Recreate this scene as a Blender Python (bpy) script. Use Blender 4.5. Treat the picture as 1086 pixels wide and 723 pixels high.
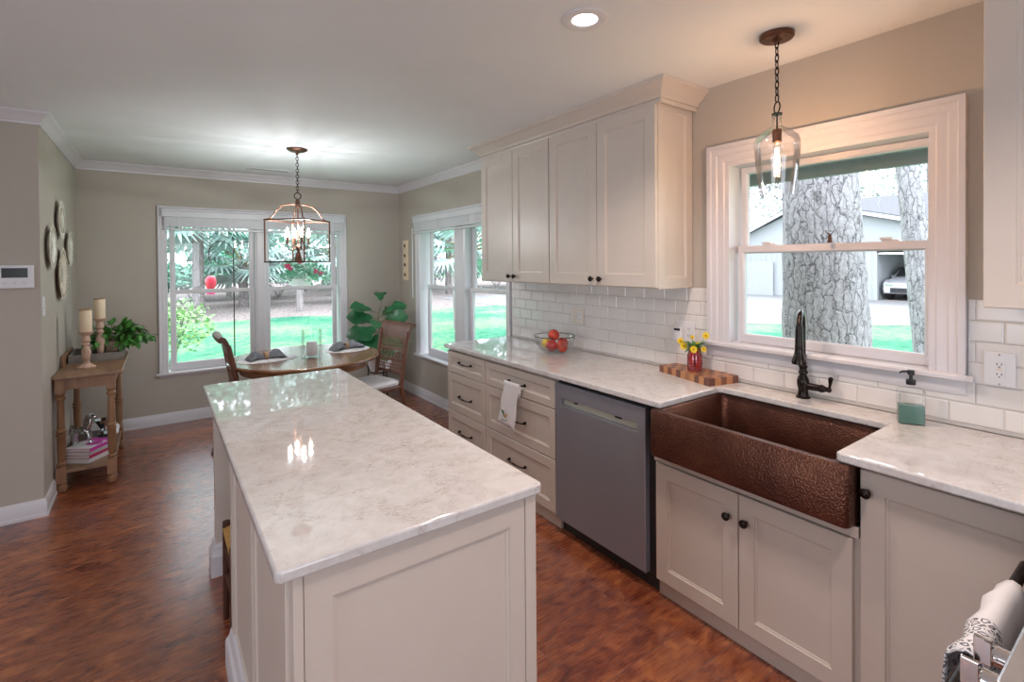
import bpy, bmesh, math, random
from mathutils import Vector, Matrix
from math import sin, cos, pi, radians as R
random.seed(7)
sc = bpy.context.scene
C = sc.collection
for o in list(bpy.data.objects): bpy.data.objects.remove(o)

# ------------------------------------------------------------------ camera
YAW, PITCH, ROLL = R(35.5), R(.596), R(-.4357)
cd = bpy.data.cameras.new('camera'); cam = bpy.data.objects.new('camera', cd); C.objects.link(cam)
f_ = Vector((sin(YAW), cos(YAW), 0)); r_ = Vector((cos(YAW), -sin(YAW), 0)); u_ = Vector((0, 0, 1))
f2 = f_*cos(PITCH) - u_*sin(PITCH); u2 = u_*cos(PITCH) + f_*sin(PITCH)
r3 = r_*cos(ROLL) + u2*sin(ROLL); u3 = -r_*sin(ROLL) + u2*cos(ROLL)
cam.matrix_world = Matrix(((r3.x, u3.x, -f2.x, 0), (r3.y, u3.y, -f2.y, 0), (r3.z, u3.z, -f2.z, 1.55), (0, 0, 0, 1)))
cd.sensor_width = 36; cd.lens = 528.5/1086*36; cd.shift_y = -(361.5-283.57)/1086; cd.clip_start = .05; cd.clip_end = 300
sc.camera = cam

# ------------------------------------------------------------------ world, light, exposure
w = bpy.data.worlds.new('sky'); sc.world = w; w.use_nodes = True
bg = w.node_tree.nodes['Background']; bg.inputs[0].default_value = (.83, .89, 1.0, 1); bg.inputs[1].default_value = 5.2
vs = sc.view_settings; vs.view_transform = 'Standard'; vs.look = 'None'; vs.exposure = 0; vs.gamma = 1; vs.use_curve_mapping = False
sc.cycles.use_denoising = True; sc.cycles.max_bounces = 8; sc.cycles.diffuse_bounces = 5; sc.cycles.glossy_bounces = 4
sc.cycles.transparent_max_bounces = 24; sc.cycles.sample_clamp_indirect = 6; sc.cycles.caustics_reflective = False; sc.cycles.caustics_refractive = False

def area(name, loc, rot, sx, sy, power, col, portal=False, spread=None):
    l = bpy.data.lights.new(name, 'AREA'); l.shape = 'RECTANGLE'; l.size = sx; l.size_y = sy; l.energy = power; l.color = col
    if portal: l.cycles.is_portal = True
    if spread: l.spread = spread
    o = bpy.data.objects.new(name, l); C.objects.link(o); o.location = loc; o.rotation_euler = rot; return o
def sun(name, rot, power, col, ang):
    l = bpy.data.lights.new(name, 'SUN'); l.energy = power; l.color = col; l.angle = ang
    o = bpy.data.objects.new(name, l); C.objects.link(o); o.rotation_euler = rot; return o
# sky portals: the windows, plus unseen rear and side openings added for soft fill
for nm_, loc_, rot_, sx_, sy_ in (('rear_fill_portal', (-.3, -3.16, 1.08), (R(90), 0, 0), 2.4, 2.05), ('side_fill_portal', (-4.16, .6, 1.32), (R(90), 0, R(-90)), 2.4, 1.65),
        ('back_window_portal', (.91, 6.05, 1.28), (R(-90), 0, 0), 1.66, 1.55), ('dining_window_portal', (2.63, 4.43, 1.28), (R(90), 0, R(90)), 1.74, 1.55), ('kitchen_window_portal', (2.63, 1.06, 1.575), (R(90), 0, R(90)), .84, .92)):
    area(nm_, loc_, rot_, sx_, sy_, 1, (1, 1, 1), portal=True)
sun('sun', (R(38), 0, R(150)), 2.0, (1, .97, .9), R(6))
for (lx, ly) in ((1.37, 1.42), (1.25, .05), (-.5, .3), (-.3, 2.6)):  # first sits in the visible downlight; the rest are added fill without fixtures
    l = bpy.data.lights.new('downlight_and_fill', 'SPOT'); l.energy = {(1.37, 1.42): 62, (1.25, .05): 58}.get((lx, ly), 20); l.color = (1, .81, .73); l.spot_size = R(135); l.spot_blend = .7; l.shadow_soft_size = .06
    o = bpy.data.objects.new('downlight_and_fill', l); C.objects.link(o); o.location = (lx, ly, 2.47)

# ------------------------------------------------------------------ mesh builder
class MB:
    def __init__(s): s.v = []; s.f = []; s.m = []
    def add(s, vs_, fs, mi=0):
        b = len(s.v); s.v += [tuple(p) for p in vs_]
        for f in fs: s.f.append([b+i for i in f]); s.m.append(mi)
        return s
    def box(s, x0, x1, y0, y1, z0, z1, mi=0):
        return s.add([(x, y, z) for x in (x0, x1) for y in (y0, y1) for z in (z0, z1)],
                     [(0, 1, 3, 2), (4, 6, 7, 5), (0, 4, 5, 1), (2, 3, 7, 6), (0, 2, 6, 4), (1, 5, 7, 3)], mi)
    def obox(s, c, h, rz=0, mi=0, M=None):
        M = M or Matrix.Rotation(rz, 3, 'Z'); c = Vector(c)
        pts = [c + M @ Vector((a*h[0], b*h[1], d*h[2])) for a in (-1, 1) for b in (-1, 1) for d in (-1, 1)]
        return s.add(pts, [(0, 1, 3, 2), (4, 6, 7, 5), (0, 4, 5, 1), (2, 3, 7, 6), (0, 2, 6, 4), (1, 5, 7, 3)], mi)
    def rings(s, rings, closed=False, caps=True, mi=0):
        n = len(rings[0]); k = len(rings); vs_ = [p for r in rings for p in r]; fs = []
        for i in range(k if closed else k-1):
            a = i*n; b = ((i+1) % k)*n
            for j in range(n): fs.append((a+j, a+(j+1) % n, b+(j+1) % n, b+j))
        if caps and not closed: fs.append(tuple(range(n))[::-1]); fs.append(tuple(range((k-1)*n, k*n)))
        return s.add(vs_, fs, mi)
    def tube(s, pts, r, n=8, closed=False, mi=0, sq=1.0):
        pts = [Vector(p) for p in pts]; k = len(pts)
        rr = r if isinstance(r, (list, tuple)) else [r]*k
        rings = []; prev = None
        for i, p in enumerate(pts):
            if closed: t = pts[(i+1) % k] - pts[i-1]
            else: t = pts[min(i+1, k-1)] - pts[max(i-1, 0)]
            t.normalize()
            if prev is None:
                a = Vector((0, 0, 1)) if abs(t.z) < .9 else Vector((1, 0, 0)); x = t.cross(a).normalized()
            else: x = (prev - t*prev.dot(t)).normalized()
            prev = x; y = t.cross(x)
            rings.append([p + x*cos(2*pi*j/n)*rr[i] + y*sin(2*pi*j/n)*rr[i]*sq for j in range(n)])
        return s.rings(rings, closed, not closed, mi)
    def cyl(s, a, b, r0, r1=None, n=16, mi=0): return s.tube([a, b], [r0, r0 if r1 is None else r1], n, mi=mi)
    def lathe(s, prof, c=(0, 0, 0), n=20, axis='Z', mi=0, caps=True):
        rings = []
        for r, z in prof:
            ring = []
            for j in range(n):
                a = 2*pi*j/n; x, y = r*cos(a), r*sin(a)
                p = (x, y, z) if axis == 'Z' else ((z, x, y) if axis == 'X' else (x, z, y))
                ring.append((p[0]+c[0], p[1]+c[1], p[2]+c[2]))
            rings.append(ring)
        return s.rings(rings, False, caps, mi)
    def ball(s, c, r, n=12, sc_=(1, 1, 1), mi=0, M=None):
        rings = []
        for i in range(n//2+1):
            t = pi*i/(n//2); rr = max(sin(t), .02)
            ring = []
            for j in range(n):
                v = Vector((rr*cos(2*pi*j/n)*r*sc_[0], rr*sin(2*pi*j/n)*r*sc_[1], -cos(t)*r*sc_[2]))
                if M: v = M @ v
                ring.append(v + Vector(c))
            rings.append(ring)
        return s.rings(rings, mi=mi)
    def nested(s, T, rects, mi=0, cap0=True, cap1=True):
        rings = [[T(a, c, w_), T(b, c, w_), T(b, d, w_), T(a, d, w_)] for a, b, c, d, w_ in rects]
        b0 = len(s.v); s.v += [tuple(p) for r in rings for p in r]
        for i in range(len(rings)-1):
            for j in range(4): s.f.append([b0+i*4+j, b0+i*4+(j+1) % 4, b0+(i+1)*4+(j+1) % 4, b0+(i+1)*4+j]); s.m.append(mi)
        if cap0: s.f.append([b0+3, b0+2, b0+1, b0]); s.m.append(mi)
        if cap1: e = b0+(len(rings)-1)*4; s.f.append([e, e+1, e+2, e+3]); s.m.append(mi)
        return s
    def molding(s, path, prof, T=lambda a, b, h: (a, b, h), side=-1, closed=False, mi=0):
        n = len(path); P = [Vector(p) for p in path]; rings = []
        for i in range(n):
            d0 = (P[i]-P[i-1]).normalized() if (i > 0 or closed) else None
            d1 = (P[(i+1) % n]-P[i]).normalized() if (i < n-1 or closed) else None
            if d0 is None: d0 = d1
            if d1 is None: d1 = d0
            n0 = Vector((-d0.y, d0.x))*side; n1 = Vector((-d1.y, d1.x))*side
            m = (n0+n1); m = m/(m.length_squared/2) if m.length > 1e-6 else n0
            rings.append([T(P[i].x+m.x*o_, P[i].y+m.y*o_, h) for o_, h in prof])
        return s.rings(rings, closed, True, mi)
    def prism(s, poly, z0, z1, T=lambda a, b, h: (a, b, h), mi=0):
        n = len(poly)
        vs_ = [T(p[0], p[1], z0) for p in poly] + [T(p[0], p[1], z1) for p in poly]
        fs = [tuple(range(n))[::-1], tuple(range(n, 2*n))] + [(i, (i+1) % n, n+(i+1) % n, n+i) for i in range(n)]
        return s.add(vs_, fs, mi)
    def build(s, name, mat, parent=None, world=False, loc=None, bevel=0, smooth=35, recalc=True, seg=2):
        off = Vector((0, 0, 0))
        if parent is not None:
            if world:
                q = parent
                while q: off += q.location; q = q.parent
        else:
            if loc is None:
                xs = [p[0] for p in s.v]; ys = [p[1] for p in s.v]; zs = [p[2] for p in s.v]
                loc = ((min(xs)+max(xs))/2, (min(ys)+max(ys))/2, min(zs))
            off = Vector(loc)
        me = bpy.data.meshes.new(name)
        me.from_pydata([tuple(Vector(p)-off) for p in s.v], [], s.f)
        for m_ in (mat if isinstance(mat, (list, tuple)) else [mat]): me.materials.append(m_)
        me.polygons.foreach_set('material_index', s.m)
        if recalc:
            bm = bmesh.new(); bm.from_mesh(me); bmesh.ops.recalc_face_normals(bm, faces=bm.faces); bm.to_mesh(me); bm.free()
        if smooth: me.shade_smooth(); me.set_sharp_from_angle(angle=R(smooth))
        o = bpy.data.objects.new(name, me); C.objects.link(o)
        if parent is not None: o.parent = parent
        else: o.location = off
        if bevel:
            b = o.modifiers.new('bevel', 'BEVEL'); b.width = bevel; b.segments = seg; b.limit_method = 'ANGLE'; b.angle_limit = R(40); b.harden_normals = False
        return o
def thing(name, label, cat, loc=(0, 0, 0), rz=0, group=None):
    o = bpy.data.objects.new(name, None); C.objects.link(o); o.location = loc; o.rotation_euler = (0, 0, rz); o.empty_display_size = .1
    o['label'] = label; o['category'] = cat
    if group: o['group'] = group
    return o
def tag(o, label, cat, group=None, kind=None):
    o['label'] = label; o['category'] = cat
    if group: o['group'] = group
    if kind: o['kind'] = kind
    return o
def struct(o): o['kind'] = 'structure'; return o
def lab(o, t): o['label'] = t; return o
def copy_tree(o, parent=None):
    c = o.copy(); C.objects.link(c)
    if parent is not None: c.parent = parent
    for ch in list(o.children): copy_tree(ch, c)
    return c

# ------------------------------------------------------------------ materials
def nt(name):
    m = bpy.data.materials.new(name); m.use_nodes = True; n = m.node_tree; return m, n, n.nodes['Principled BSDF']
def L(n, a, b): n.links.new(a, b)
def noise_of(n, scale, detail=4, rough=.6, dist=0, vec=None, mapscale=None):
    tc = n.nodes.new('ShaderNodeTexCoord'); src = tc.outputs['Object']
    if mapscale:
        mp = n.nodes.new('ShaderNodeMapping'); mp.inputs['Scale'].default_value = mapscale; L(n, src, mp.inputs[0]); src = mp.outputs[0]
    t = n.nodes.new('ShaderNodeTexNoise'); t.inputs['Scale'].default_value = scale; t.inputs['Detail'].default_value = detail
    t.inputs['Roughness'].default_value = rough; t.inputs['Distortion'].default_value = dist; L(n, src, t.inputs['Vector']); return t
def ramp(n, src, stops):
    r = n.nodes.new('ShaderNodeValToRGB'); e = r.color_ramp.elements
    while len(e) < len(stops): e.new(.5)
    for k, (p, c) in enumerate(stops): e[k].position = p; e[k].color = (*c, 1)
    L(n, src, r.inputs[0]); return r
def bump(n, p, src, strength=.2, dist=.01):
    b = n.nodes.new('ShaderNodeBump'); b.inputs['Strength'].default_value = strength; b.inputs['Distance'].default_value = dist
    L(n, src, b.inputs['Height']); L(n, b.outputs[0], p.inputs['Normal']); return b
def plain(name, col, rough=.5, metal=0, var=.06, scale=9, bmp=0, spec=.5, coat=0, emit=None, es=0, mapscale=None, alpha=None):
    m, n, p = nt(name)
    p.inputs['Roughness'].default_value = rough; p.inputs['Metallic'].default_value = metal; p.inputs['Specular IOR Level'].default_value = spec
    p.inputs['Coat Weight'].default_value = coat; p.inputs['Coat Roughness'].default_value = .1
    t = noise_of(n, scale, mapscale=mapscale)
    a = tuple(max(0, c*(1-var)) for c in col); b = tuple(min(1, c*(1+var)) for c in col)
    r = ramp(n, t.outputs['Fac'], [(.3, a), (.7, b)]); L(n, r.outputs[0], p.inputs['Base Color'])
    if bmp: bump(n, p, t.outputs['Fac'], bmp, .004)
    if emit: p.inputs['Emission Color'].default_value = (*emit, 1); p.inputs['Emission Strength'].default_value = es
    return m
def emitter(name, col, s):
    m = bpy.data.materials.new(name); m.use_nodes = True; n = m.node_tree; n.nodes.clear()
    e = n.nodes.new('ShaderNodeEmission'); e.inputs[0].default_value = (*col, 1); e.inputs[1].default_value = s
    o = n.nodes.new('ShaderNodeOutputMaterial'); L(n, e.outputs[0], o.inputs[0]); return m
def thin_glass(name, tint=(1, 1, 1), rough=0.0, edge=.0, base=.04, fk=.55):
    m = bpy.data.materials.new(name); m.use_nodes = True; n = m.node_tree; n.nodes.clear()
    t = n.nodes.new('ShaderNodeBsdfTransparent'); g = n.nodes.new('ShaderNodeBsdfGlossy'); g.inputs['Roughness'].default_value = rough
    lw = n.nodes.new('ShaderNodeLayerWeight'); lw.inputs['Blend'].default_value = .25
    ma = n.nodes.new('ShaderNodeMath'); ma.operation = 'MULTIPLY_ADD'; ma.inputs[1].default_value = fk; ma.inputs[2].default_value = base
    L(n, lw.outputs['Fresnel'], ma.inputs[0])
    cr = ramp(n, lw.outputs['Facing'], [(.0, tint), (.55, tint), (.97, tuple(c*(1-edge) for c in tint))]); L(n, cr.outputs[0], t.inputs[0])
    mx = n.nodes.new('ShaderNodeMixShader'); L(n, ma.outputs[0], mx.inputs[0]); L(n, t.outputs[0], mx.inputs[1]); L(n, g.outputs[0], mx.inputs[2])
    o = n.nodes.new('ShaderNodeOutputMaterial'); L(n, mx.outputs[0], o.inputs[0]); return m

M = {}
M['wall'] = plain('greige_wall_paint', (.45, .41, .355), .75, var=.02, scale=3, bmp=.02)
M['ceiling'] = plain('ceiling_paint', (.77, .80, .82), .85, var=.02, scale=2, bmp=.03)
M['trim'] = plain('white_trim_paint', (.65, .635, .66), .35, var=.02)
M['cab'] = plain('cream_cabinet_paint', (.60, .535, .475), .38, var=.02)
M['grout'] = plain('tile_grout', (.56, .53, .50), .8, var=.05, scale=60)
M['tile'] = plain('white_glazed_tile', (.72, .70, .68), .12, var=.03, scale=5)
M['bronze'] = plain('oil_rubbed_bronze', (.032, .025, .023), .25, .85, var=.4, scale=30)
M['brown_bronze'] = plain('antique_copper_bronze', (.15, .075, .05), .32, .9, var=.3, scale=40)  # lighter, browner bronze than the dark fittings
M['steel'] = plain('dark_stainless', (.30, .315, .365), .38, .5, var=.03, scale=3, mapscale=(1, 1, .05))
M['steel_light'] = plain('brushed_steel', (.6, .6, .6), .22, 1, var=.05, scale=20)
M['chrome'] = plain('polished_chrome', (.75, .73, .72), .07, 1, var=.03)
M['black'] = plain('black_plastic', (.02, .02, .022), .35, var=.2)
M['plastic'] = plain('white_plastic', (.72, .72, .74), .35, var=.02)
M['almond'] = plain('almond_plastic', (.70, .64, .56), .35, var=.02)
M['glass'] = thin_glass('window_glass')
M['clear'] = thin_glass('clear_glass', (.985, .99, .99), .02, .16, .015, .32)
M['pendglass'] = thin_glass('pendant_glass', (.97, .97, .97), .02, .45, .04)
M['redglass'] = thin_glass('pink_red_glass', (.93, .46, .48), .05, .5, .08)
M['soap'] = plain('green_soap', (.10, .22, .18), .15, var=.1, scale=12)
M['leaf'] = plain('glossy_green_leaf', (.06, .22, .035), .4, var=.4, scale=9)
M['figleaf'] = plain('dark_fig_leaf', (.02, .125, .045), .35, var=.4, scale=8)
M['stem'] = plain('plant_stem', (.16, .13, .05), .6, var=.2)
M['candle'] = plain('ivory_candle_wax', (.80, .66, .47), .5, var=.05, scale=4)
M['rope'] = plain('jute_rim', (.38, .24, .14), .8, var=.3, scale=90)
M['lightwood'] = plain('whitewashed_turned_wood', (.50, .33, .25), .6, var=.25, scale=22, bmp=.1)
M['greywood'] = plain('grey_weathered_wood', (.20, .18, .16), .75, var=.3, scale=12, mapscale=(1, .2, 1), bmp=.2)
M['white_cloth'] = plain('white_cotton', (.78, .77, .78), .9, var=.04, scale=60, bmp=.3)
M['grey_cloth'] = plain('grey_napkin_linen', (.19, .20, .22), .9, var=.3, scale=8, bmp=.2)
M['red'] = plain('red_apple_skin', (.50, .035, .03), .25, var=.5, scale=22)
M['redA'] = plain('streaked_apple_skin', (.55, .065, .035), .25, var=.55, scale=30)
M['yellow'] = plain('yellow_lemon_skin', (.80, .58, .07), .4, var=.1, scale=50, bmp=.1)
M['petal'] = plain('yellow_petals', (.90, .68, .03), .6, var=.1)
M['pollen'] = plain('orange_pollen', (.55, .30, .02), .8)
M['pink'] = plain('pink_petals', (.75, .07, .22), .6, var=.2)
M['pot'] = plain('white_ceramic', (.75, .75, .75), .3, var=.03)
M['beigepot'] = plain('carved_beige_pot', (.34, .27, .19), .7, var=.4, scale=40, bmp=.4)
M['blind'] = plain('white_vinyl_blind', (.62, .63, .66), .4, var=.03)
M['rush'] = plain('woven_rush', (.50, .30, .09), .7, var=.35, scale=30, mapscale=(1, 9, 1), bmp=.5)
M['silver'] = plain('polished_silver', (.55, .56, .58), .12, 1, var=.2, scale=30)

def wood(name, c0, c1, rough=.4, scale=6, stretch=(1, .12, .12), bmp=.1, coat=0):
    m, n, p = nt(name); t = noise_of(n, scale, 6, .65, .6, mapscale=tuple(stretch))
    t2 = noise_of(n, scale*6, 3, .6, .3, mapscale=tuple(stretch))
    mx = n.nodes.new('ShaderNodeMath'); mx.operation = 'MULTIPLY_ADD'; mx.inputs[1].default_value = .45; L(n, t2.outputs['Fac'], mx.inputs[0]); L(n, t.outputs['Fac'], mx.inputs[2])
    r = ramp(n, mx.outputs[0], [(.50, c0), (.90, c1)]); L(n, r.outputs[0], p.inputs['Base Color']); p.inputs['Roughness'].default_value = rough
    p.inputs['Coat Weight'].default_value = coat; p.inputs['Coat Roughness'].default_value = .08
    bump(n, p, t2.outputs['Fac'], bmp, .003); return m
M['pine'] = wood('honey_pine', (.19, .09, .042), (.36, .20, .105), .45, 5, (1, 1, .15))
M['pinetop'] = wood('honey_pine_top', (.17, .085, .045), (.33, .20, .115), .4, 6, (1, .15, 1))
M['tablewood'] = wood('dining_table_wood', (.17, .075, .035), (.33, .18, .09), .18, 5, (.15, 1, 1), .03, .3)
M['chairwood'] = wood('chair_wood', (.07, .024, .013), (.16, .062, .032), .4, 8, (1, 1, .2))
M['cane'] = plain('woven_cane', (.20, .09, .055), .6, var=.35, scale=60)
M['darkwood'] = wood('dark_stool_wood', (.03, .012, .008), (.08, .03, .02), .4, 8, (1, 1, .2))

def floor_mat():
    m, n, p = nt('reddish_plank_floor')
    tc = n.nodes.new('ShaderNodeTexCoord')
    br = n.nodes.new('ShaderNodeTexBrick'); br.offset = .37; br.squash = 1
    br.inputs['Scale'].default_value = 1; br.inputs['Brick Width'].default_value = 1.22; br.inputs['Row Height'].default_value = .165
    br.inputs['Mortar Size'].default_value = .0012; br.inputs['Mortar Smooth'].default_value = .2; br.inputs['Bias'].default_value = 0
    br.inputs['Color1'].default_value = (0, 0, 0, 1); br.inputs['Color2'].default_value = (1, 1, 1, 1); br.inputs['Mortar'].default_value = (.5, .5, .5, 1)
    L(n, tc.outputs['Object'], br.inputs['Vector'])
    sep = n.nodes.new('ShaderNodeVectorMath'); sep.operation = 'MULTIPLY_ADD'; L(n, br.outputs['Color'], sep.inputs[0]); sep.inputs[1].default_value = (3.1, 5.7, 2.3); L(n, tc.outputs['Object'], sep.inputs[2])
    mp = n.nodes.new('ShaderNodeMapping'); mp.inputs['Scale'].default_value = (1.7, 2.9, 1); L(n, sep.outputs[0], mp.inputs[0])
    t1 = n.nodes.new('ShaderNodeTexNoise'); t1.inputs['Scale'].default_value = 4.8; t1.inputs['Detail'].default_value = 8; t1.inputs['Roughness'].default_value = .60; t1.inputs['Distortion'].default_value = 1.0; L(n, mp.outputs[0], t1.inputs['Vector'])
    mp2 = n.nodes.new('ShaderNodeMapping'); mp2.inputs['Scale'].default_value = (1.2, 14, 1); L(n, sep.outputs[0], mp2.inputs[0])
    t2 = n.nodes.new('ShaderNodeTexNoise'); t2.inputs['Scale'].default_value = 9; t2.inputs['Detail'].default_value = 5; L(n, mp2.outputs[0], t2.inputs['Vector'])
    a = n.nodes.new('ShaderNodeMath'); a.operation = 'MULTIPLY_ADD'; a.inputs[1].default_value = .20; L(n, t2.outputs['Fac'], a.inputs[0]); L(n, t1.outputs['Fac'], a.inputs[2])
    b = n.nodes.new('ShaderNodeMath'); b.operation = 'MULTIPLY_ADD'; b.inputs[1].default_value = .06; L(n, br.outputs['Color'], b.inputs[0]); L(n, a.outputs[0], b.inputs[2])
    r = ramp(n, b.outputs[0], [(.38, (.075, .016, .010)), (.53, (.17, .040, .019)), (.68, (.29, .085, .034)), (.84, (.45, .16, .06))])
    mx = n.nodes.new('ShaderNodeMix'); mx.data_type = 'RGBA'; L(n, br.outputs['Fac'], mx.inputs[0]); L(n, r.outputs[0], mx.inputs[6]); mx.inputs[7].default_value = (.16, .10, .09, 1)
    L(n, mx.outputs[2], p.inputs['Base Color']); p.inputs['Roughness'].default_value = .30; p.inputs['Specular IOR Level'].default_value = .55
    rr = ramp(n, t2.outputs['Fac'], [(.3, (.24,)*3), (.7, (.33,)*3)]); L(n, rr.outputs[0], p.inputs['Roughness']); p.inputs['Coat Weight'].default_value = .7; p.inputs['Coat Roughness'].default_value = .24; p.inputs['Coat IOR'].default_value = 1.6
    inv = n.nodes.new('ShaderNodeMath'); inv.operation = 'SUBTRACT'; L(n, t2.outputs['Fac'], inv.inputs[0]); L(n, br.outputs['Fac'], inv.inputs[1])
    bump(n, p, inv.outputs[0], .12, .002); return m
M['floor'] = floor_mat()

def quartz():
    m, n, p = nt('white_beige_quartz')
    t = noise_of(n, 24, 6, .68, .9, mapscale=(1.0, 1.5, 1)); t2 = noise_of(n, 14, 7, .7, .5); t3 = noise_of(n, 12, 4, .6, .8)
    ab = n.nodes.new('ShaderNodeMath'); ab.operation = 'SUBTRACT'; L(n, t.outputs['Fac'], ab.inputs[0]); ab.inputs[1].default_value = .5
    a2 = n.nodes.new('ShaderNodeMath'); a2.operation = 'ABSOLUTE'; L(n, ab.outputs[0], a2.inputs[0])
    vein = ramp(n, a2.outputs[0], [(.0, (1, 1, 1)), (.014, (.45, .45, .45)), (.040, (0, 0, 0))])
    msk = ramp(n, t3.outputs['Fac'], [(.46, (0, 0, 0)), (.62, (1, 1, 1))])
    mm = n.nodes.new('ShaderNodeMath'); mm.operation = 'MULTIPLY'; L(n, vein.outputs[0], mm.inputs[0]); L(n, msk.outputs[0], mm.inputs[1])
    m2 = n.nodes.new('ShaderNodeMath'); m2.operation = 'MULTIPLY'; L(n, mm.outputs[0], m2.inputs[0]); m2.inputs[1].default_value = .8
    base = ramp(n, t2.outputs['Fac'], [(.36, (.57, .555, .545)), (.5, (.62, .61, .605)), (.62, (.66, .655, .655))])
    mx = n.nodes.new('ShaderNodeMix'); mx.data_type = 'RGBA'; L(n, m2.outputs[0], mx.inputs[0]); L(n, base.outputs[0], mx.inputs[6]); mx.inputs[7].default_value = (.33, .25, .20, 1)
    L(n, mx.outputs[2], p.inputs['Base Color']); p.inputs['Roughness'].default_value = .03; p.inputs['IOR'].default_value = 1.68
    return m
M['quartz'] = quartz()

def copper():
    m, n, p = nt('hammered_copper')
    tc = n.nodes.new('ShaderNodeTexCoord'); v = n.nodes.new('ShaderNodeTexVoronoi'); v.inputs['Scale'].default_value = 150; L(n, tc.outputs['Object'], v.inputs['Vector'])
    t = noise_of(n, 5, 5, .6, .5)
    r = ramp(n, t.outputs['Fac'], [(.3, (.085, .035, .024)), (.6, (.15, .062, .040)), (.8, (.22, .10, .055))]); L(n, r.outputs[0], p.inputs['Base Color'])
    p.inputs['Metallic'].default_value = .75; p.inputs['Roughness'].default_value = .31
    bump(n, p, v.outputs['Distance'], .5, .004); return m
M['copper'] = copper()

for k_, (c_a, c_b) in enumerate((((.40, .17, .07), (.56, .27, .12)), ((.10, .035, .028), (.19, .075, .05)), ((.30, .11, .05), (.42, .17, .075)), ((.15, .05, .035), (.26, .10, .055)))):
    M['bw%d' % k_] = wood('block_board_wood', c_a, c_b, .35, 30, (1, 1, .3), .05)
def bark(name, c0, c1, sc1=5.5, st=(1, 1, .42), amp=.10):
    m, n, p = nt(name); tc = n.nodes.new('ShaderNodeTexCoord'); mp = n.nodes.new('ShaderNodeMapping'); mp.inputs['Scale'].default_value = st
    nz = n.nodes.new('ShaderNodeTexNoise'); nz.inputs['Scale'].default_value = 9; nz.inputs['Detail'].default_value = 4; nz.inputs['Roughness'].default_value = .65; L(n, tc.outputs['Object'], nz.inputs['Vector'])
    ad = n.nodes.new('ShaderNodeVectorMath'); ad.operation = 'MULTIPLY_ADD'; L(n, nz.outputs['Color'], ad.inputs[0]); ad.inputs[1].default_value = (amp,)*3; L(n, tc.outputs['Object'], ad.inputs[2])
    L(n, ad.outputs[0], mp.inputs[0])
    v = n.nodes.new('ShaderNodeTexVoronoi'); v.feature = 'DISTANCE_TO_EDGE'; v.inputs['Scale'].default_value = sc1*2.2; L(n, mp.outputs[0], v.inputs['Vector'])
    v2 = n.nodes.new('ShaderNodeTexVoronoi'); v2.feature = 'DISTANCE_TO_EDGE'; v2.inputs['Scale'].default_value = sc1*5.5; L(n, mp.outputs[0], v2.inputs['Vector'])
    t = noise_of(n, 45, 6, .75, mapscale=(1, 1, .5))
    nv = noise_of(n, 11, 3, .6); nr = ramp(n, nv.outputs['Fac'], [(.34, (.55, .55, .55)), (.62, (3.2, 3.2, 3.2))])
    dm = n.nodes.new('ShaderNodeMath'); dm.operation = 'MULTIPLY'; L(n, v.outputs['Distance'], dm.inputs[0]); L(n, nr.outputs[0], dm.inputs[1])
    cr = ramp(n, dm.outputs[0], [(.0, c0), (.03, tuple(.5*a+.5*b for a, b in zip(c0, c1))), (.08, c1)])
    c2 = ramp(n, v2.outputs['Distance'], [(.0, (.62, .62, .63)), (.07, (1, 1, 1))])
    m1 = n.nodes.new('ShaderNodeMix'); m1.data_type = 'RGBA'; m1.blend_type = 'MULTIPLY'; m1.inputs[0].default_value = .8; L(n, cr.outputs[0], m1.inputs[6]); L(n, c2.outputs[0], m1.inputs[7])
    mx = n.nodes.new('ShaderNodeMix'); mx.data_type = 'RGBA'; mx.blend_type = 'MULTIPLY'; mx.inputs[0].default_value = .7
    rr = ramp(n, t.outputs['Fac'], [(.38, (.55, .53, .53)), (.58, (1, 1, 1))]); L(n, m1.outputs[2], mx.inputs[6]); L(n, rr.outputs[0], mx.inputs[7])
    L(n, mx.outputs[2], p.inputs['Base Color']); p.inputs['Roughness'].default_value = .95; p.inputs['Specular IOR Level'].default_value = .1
    h = ramp(n, v.outputs['Distance'], [(0, (0, 0, 0)), (.10, (.8, .8, .8)), (.4, (1, 1, 1))])
    hm = n.nodes.new('ShaderNodeMath'); hm.operation = 'MULTIPLY_ADD'; L(n, t.outputs['Fac'], hm.inputs[0]); hm.inputs[1].default_value = .5; L(n, h.outputs[0], hm.inputs[2])
    bump(n, p, hm.outputs[0], .7, .016)
    return m
M['bark'] = bark('pine_bark', (.11, .105, .11), (.47, .45, .465), 8.6, (1, 1, .28), .10)
M['palmbark'] = bark('palm_bark', (.08, .075, .07), (.30, .27, .26), 3, (1, 1, 1))
M['greybark'] = plain('grey_tree_bark', (.28, .26, .25), .9, var=.35, scale=10, mapscale=(1, 1, .2))

def lawn_mat():
    m, n, p = nt('lawn_grass'); t = noise_of(n, 5.5, 8, .8, .2, mapscale=(1, .6, 1)); t2 = noise_of(n, .35, 3, .5)
    a = n.nodes.new('ShaderNodeMath'); a.operation = 'MULTIPLY_ADD'; a.inputs[1].default_value = .8; L(n, t2.outputs['Fac'], a.inputs[0]); L(n, t.outputs['Fac'], a.inputs[2])
    r = ramp(n, a.outputs[0], [(.62, (.035, .20, .13)), (.84, (.09, .34, .20)), (1.06, (.28, .48, .25))]); L(n, r.outputs[0], p.inputs['Base Color'])
    p.inputs['Roughness'].default_value = .9; p.inputs['Specular IOR Level'].default_value = .1; bump(n, p, t.outputs['Fac'], 1.0, .12); return m
M['lawn'] = lawn_mat()
M['mulch'] = plain('leaf_litter', (.27, .235, .22), .95, var=.75, scale=9, bmp=.8, spec=.1)
M['concrete'] = plain('pale_concrete', (.24, .24, .24), .85, var=.06, scale=2)
M['siding'] = plain('pale_siding', (.42, .44, .45), .7, var=.03)
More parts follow.
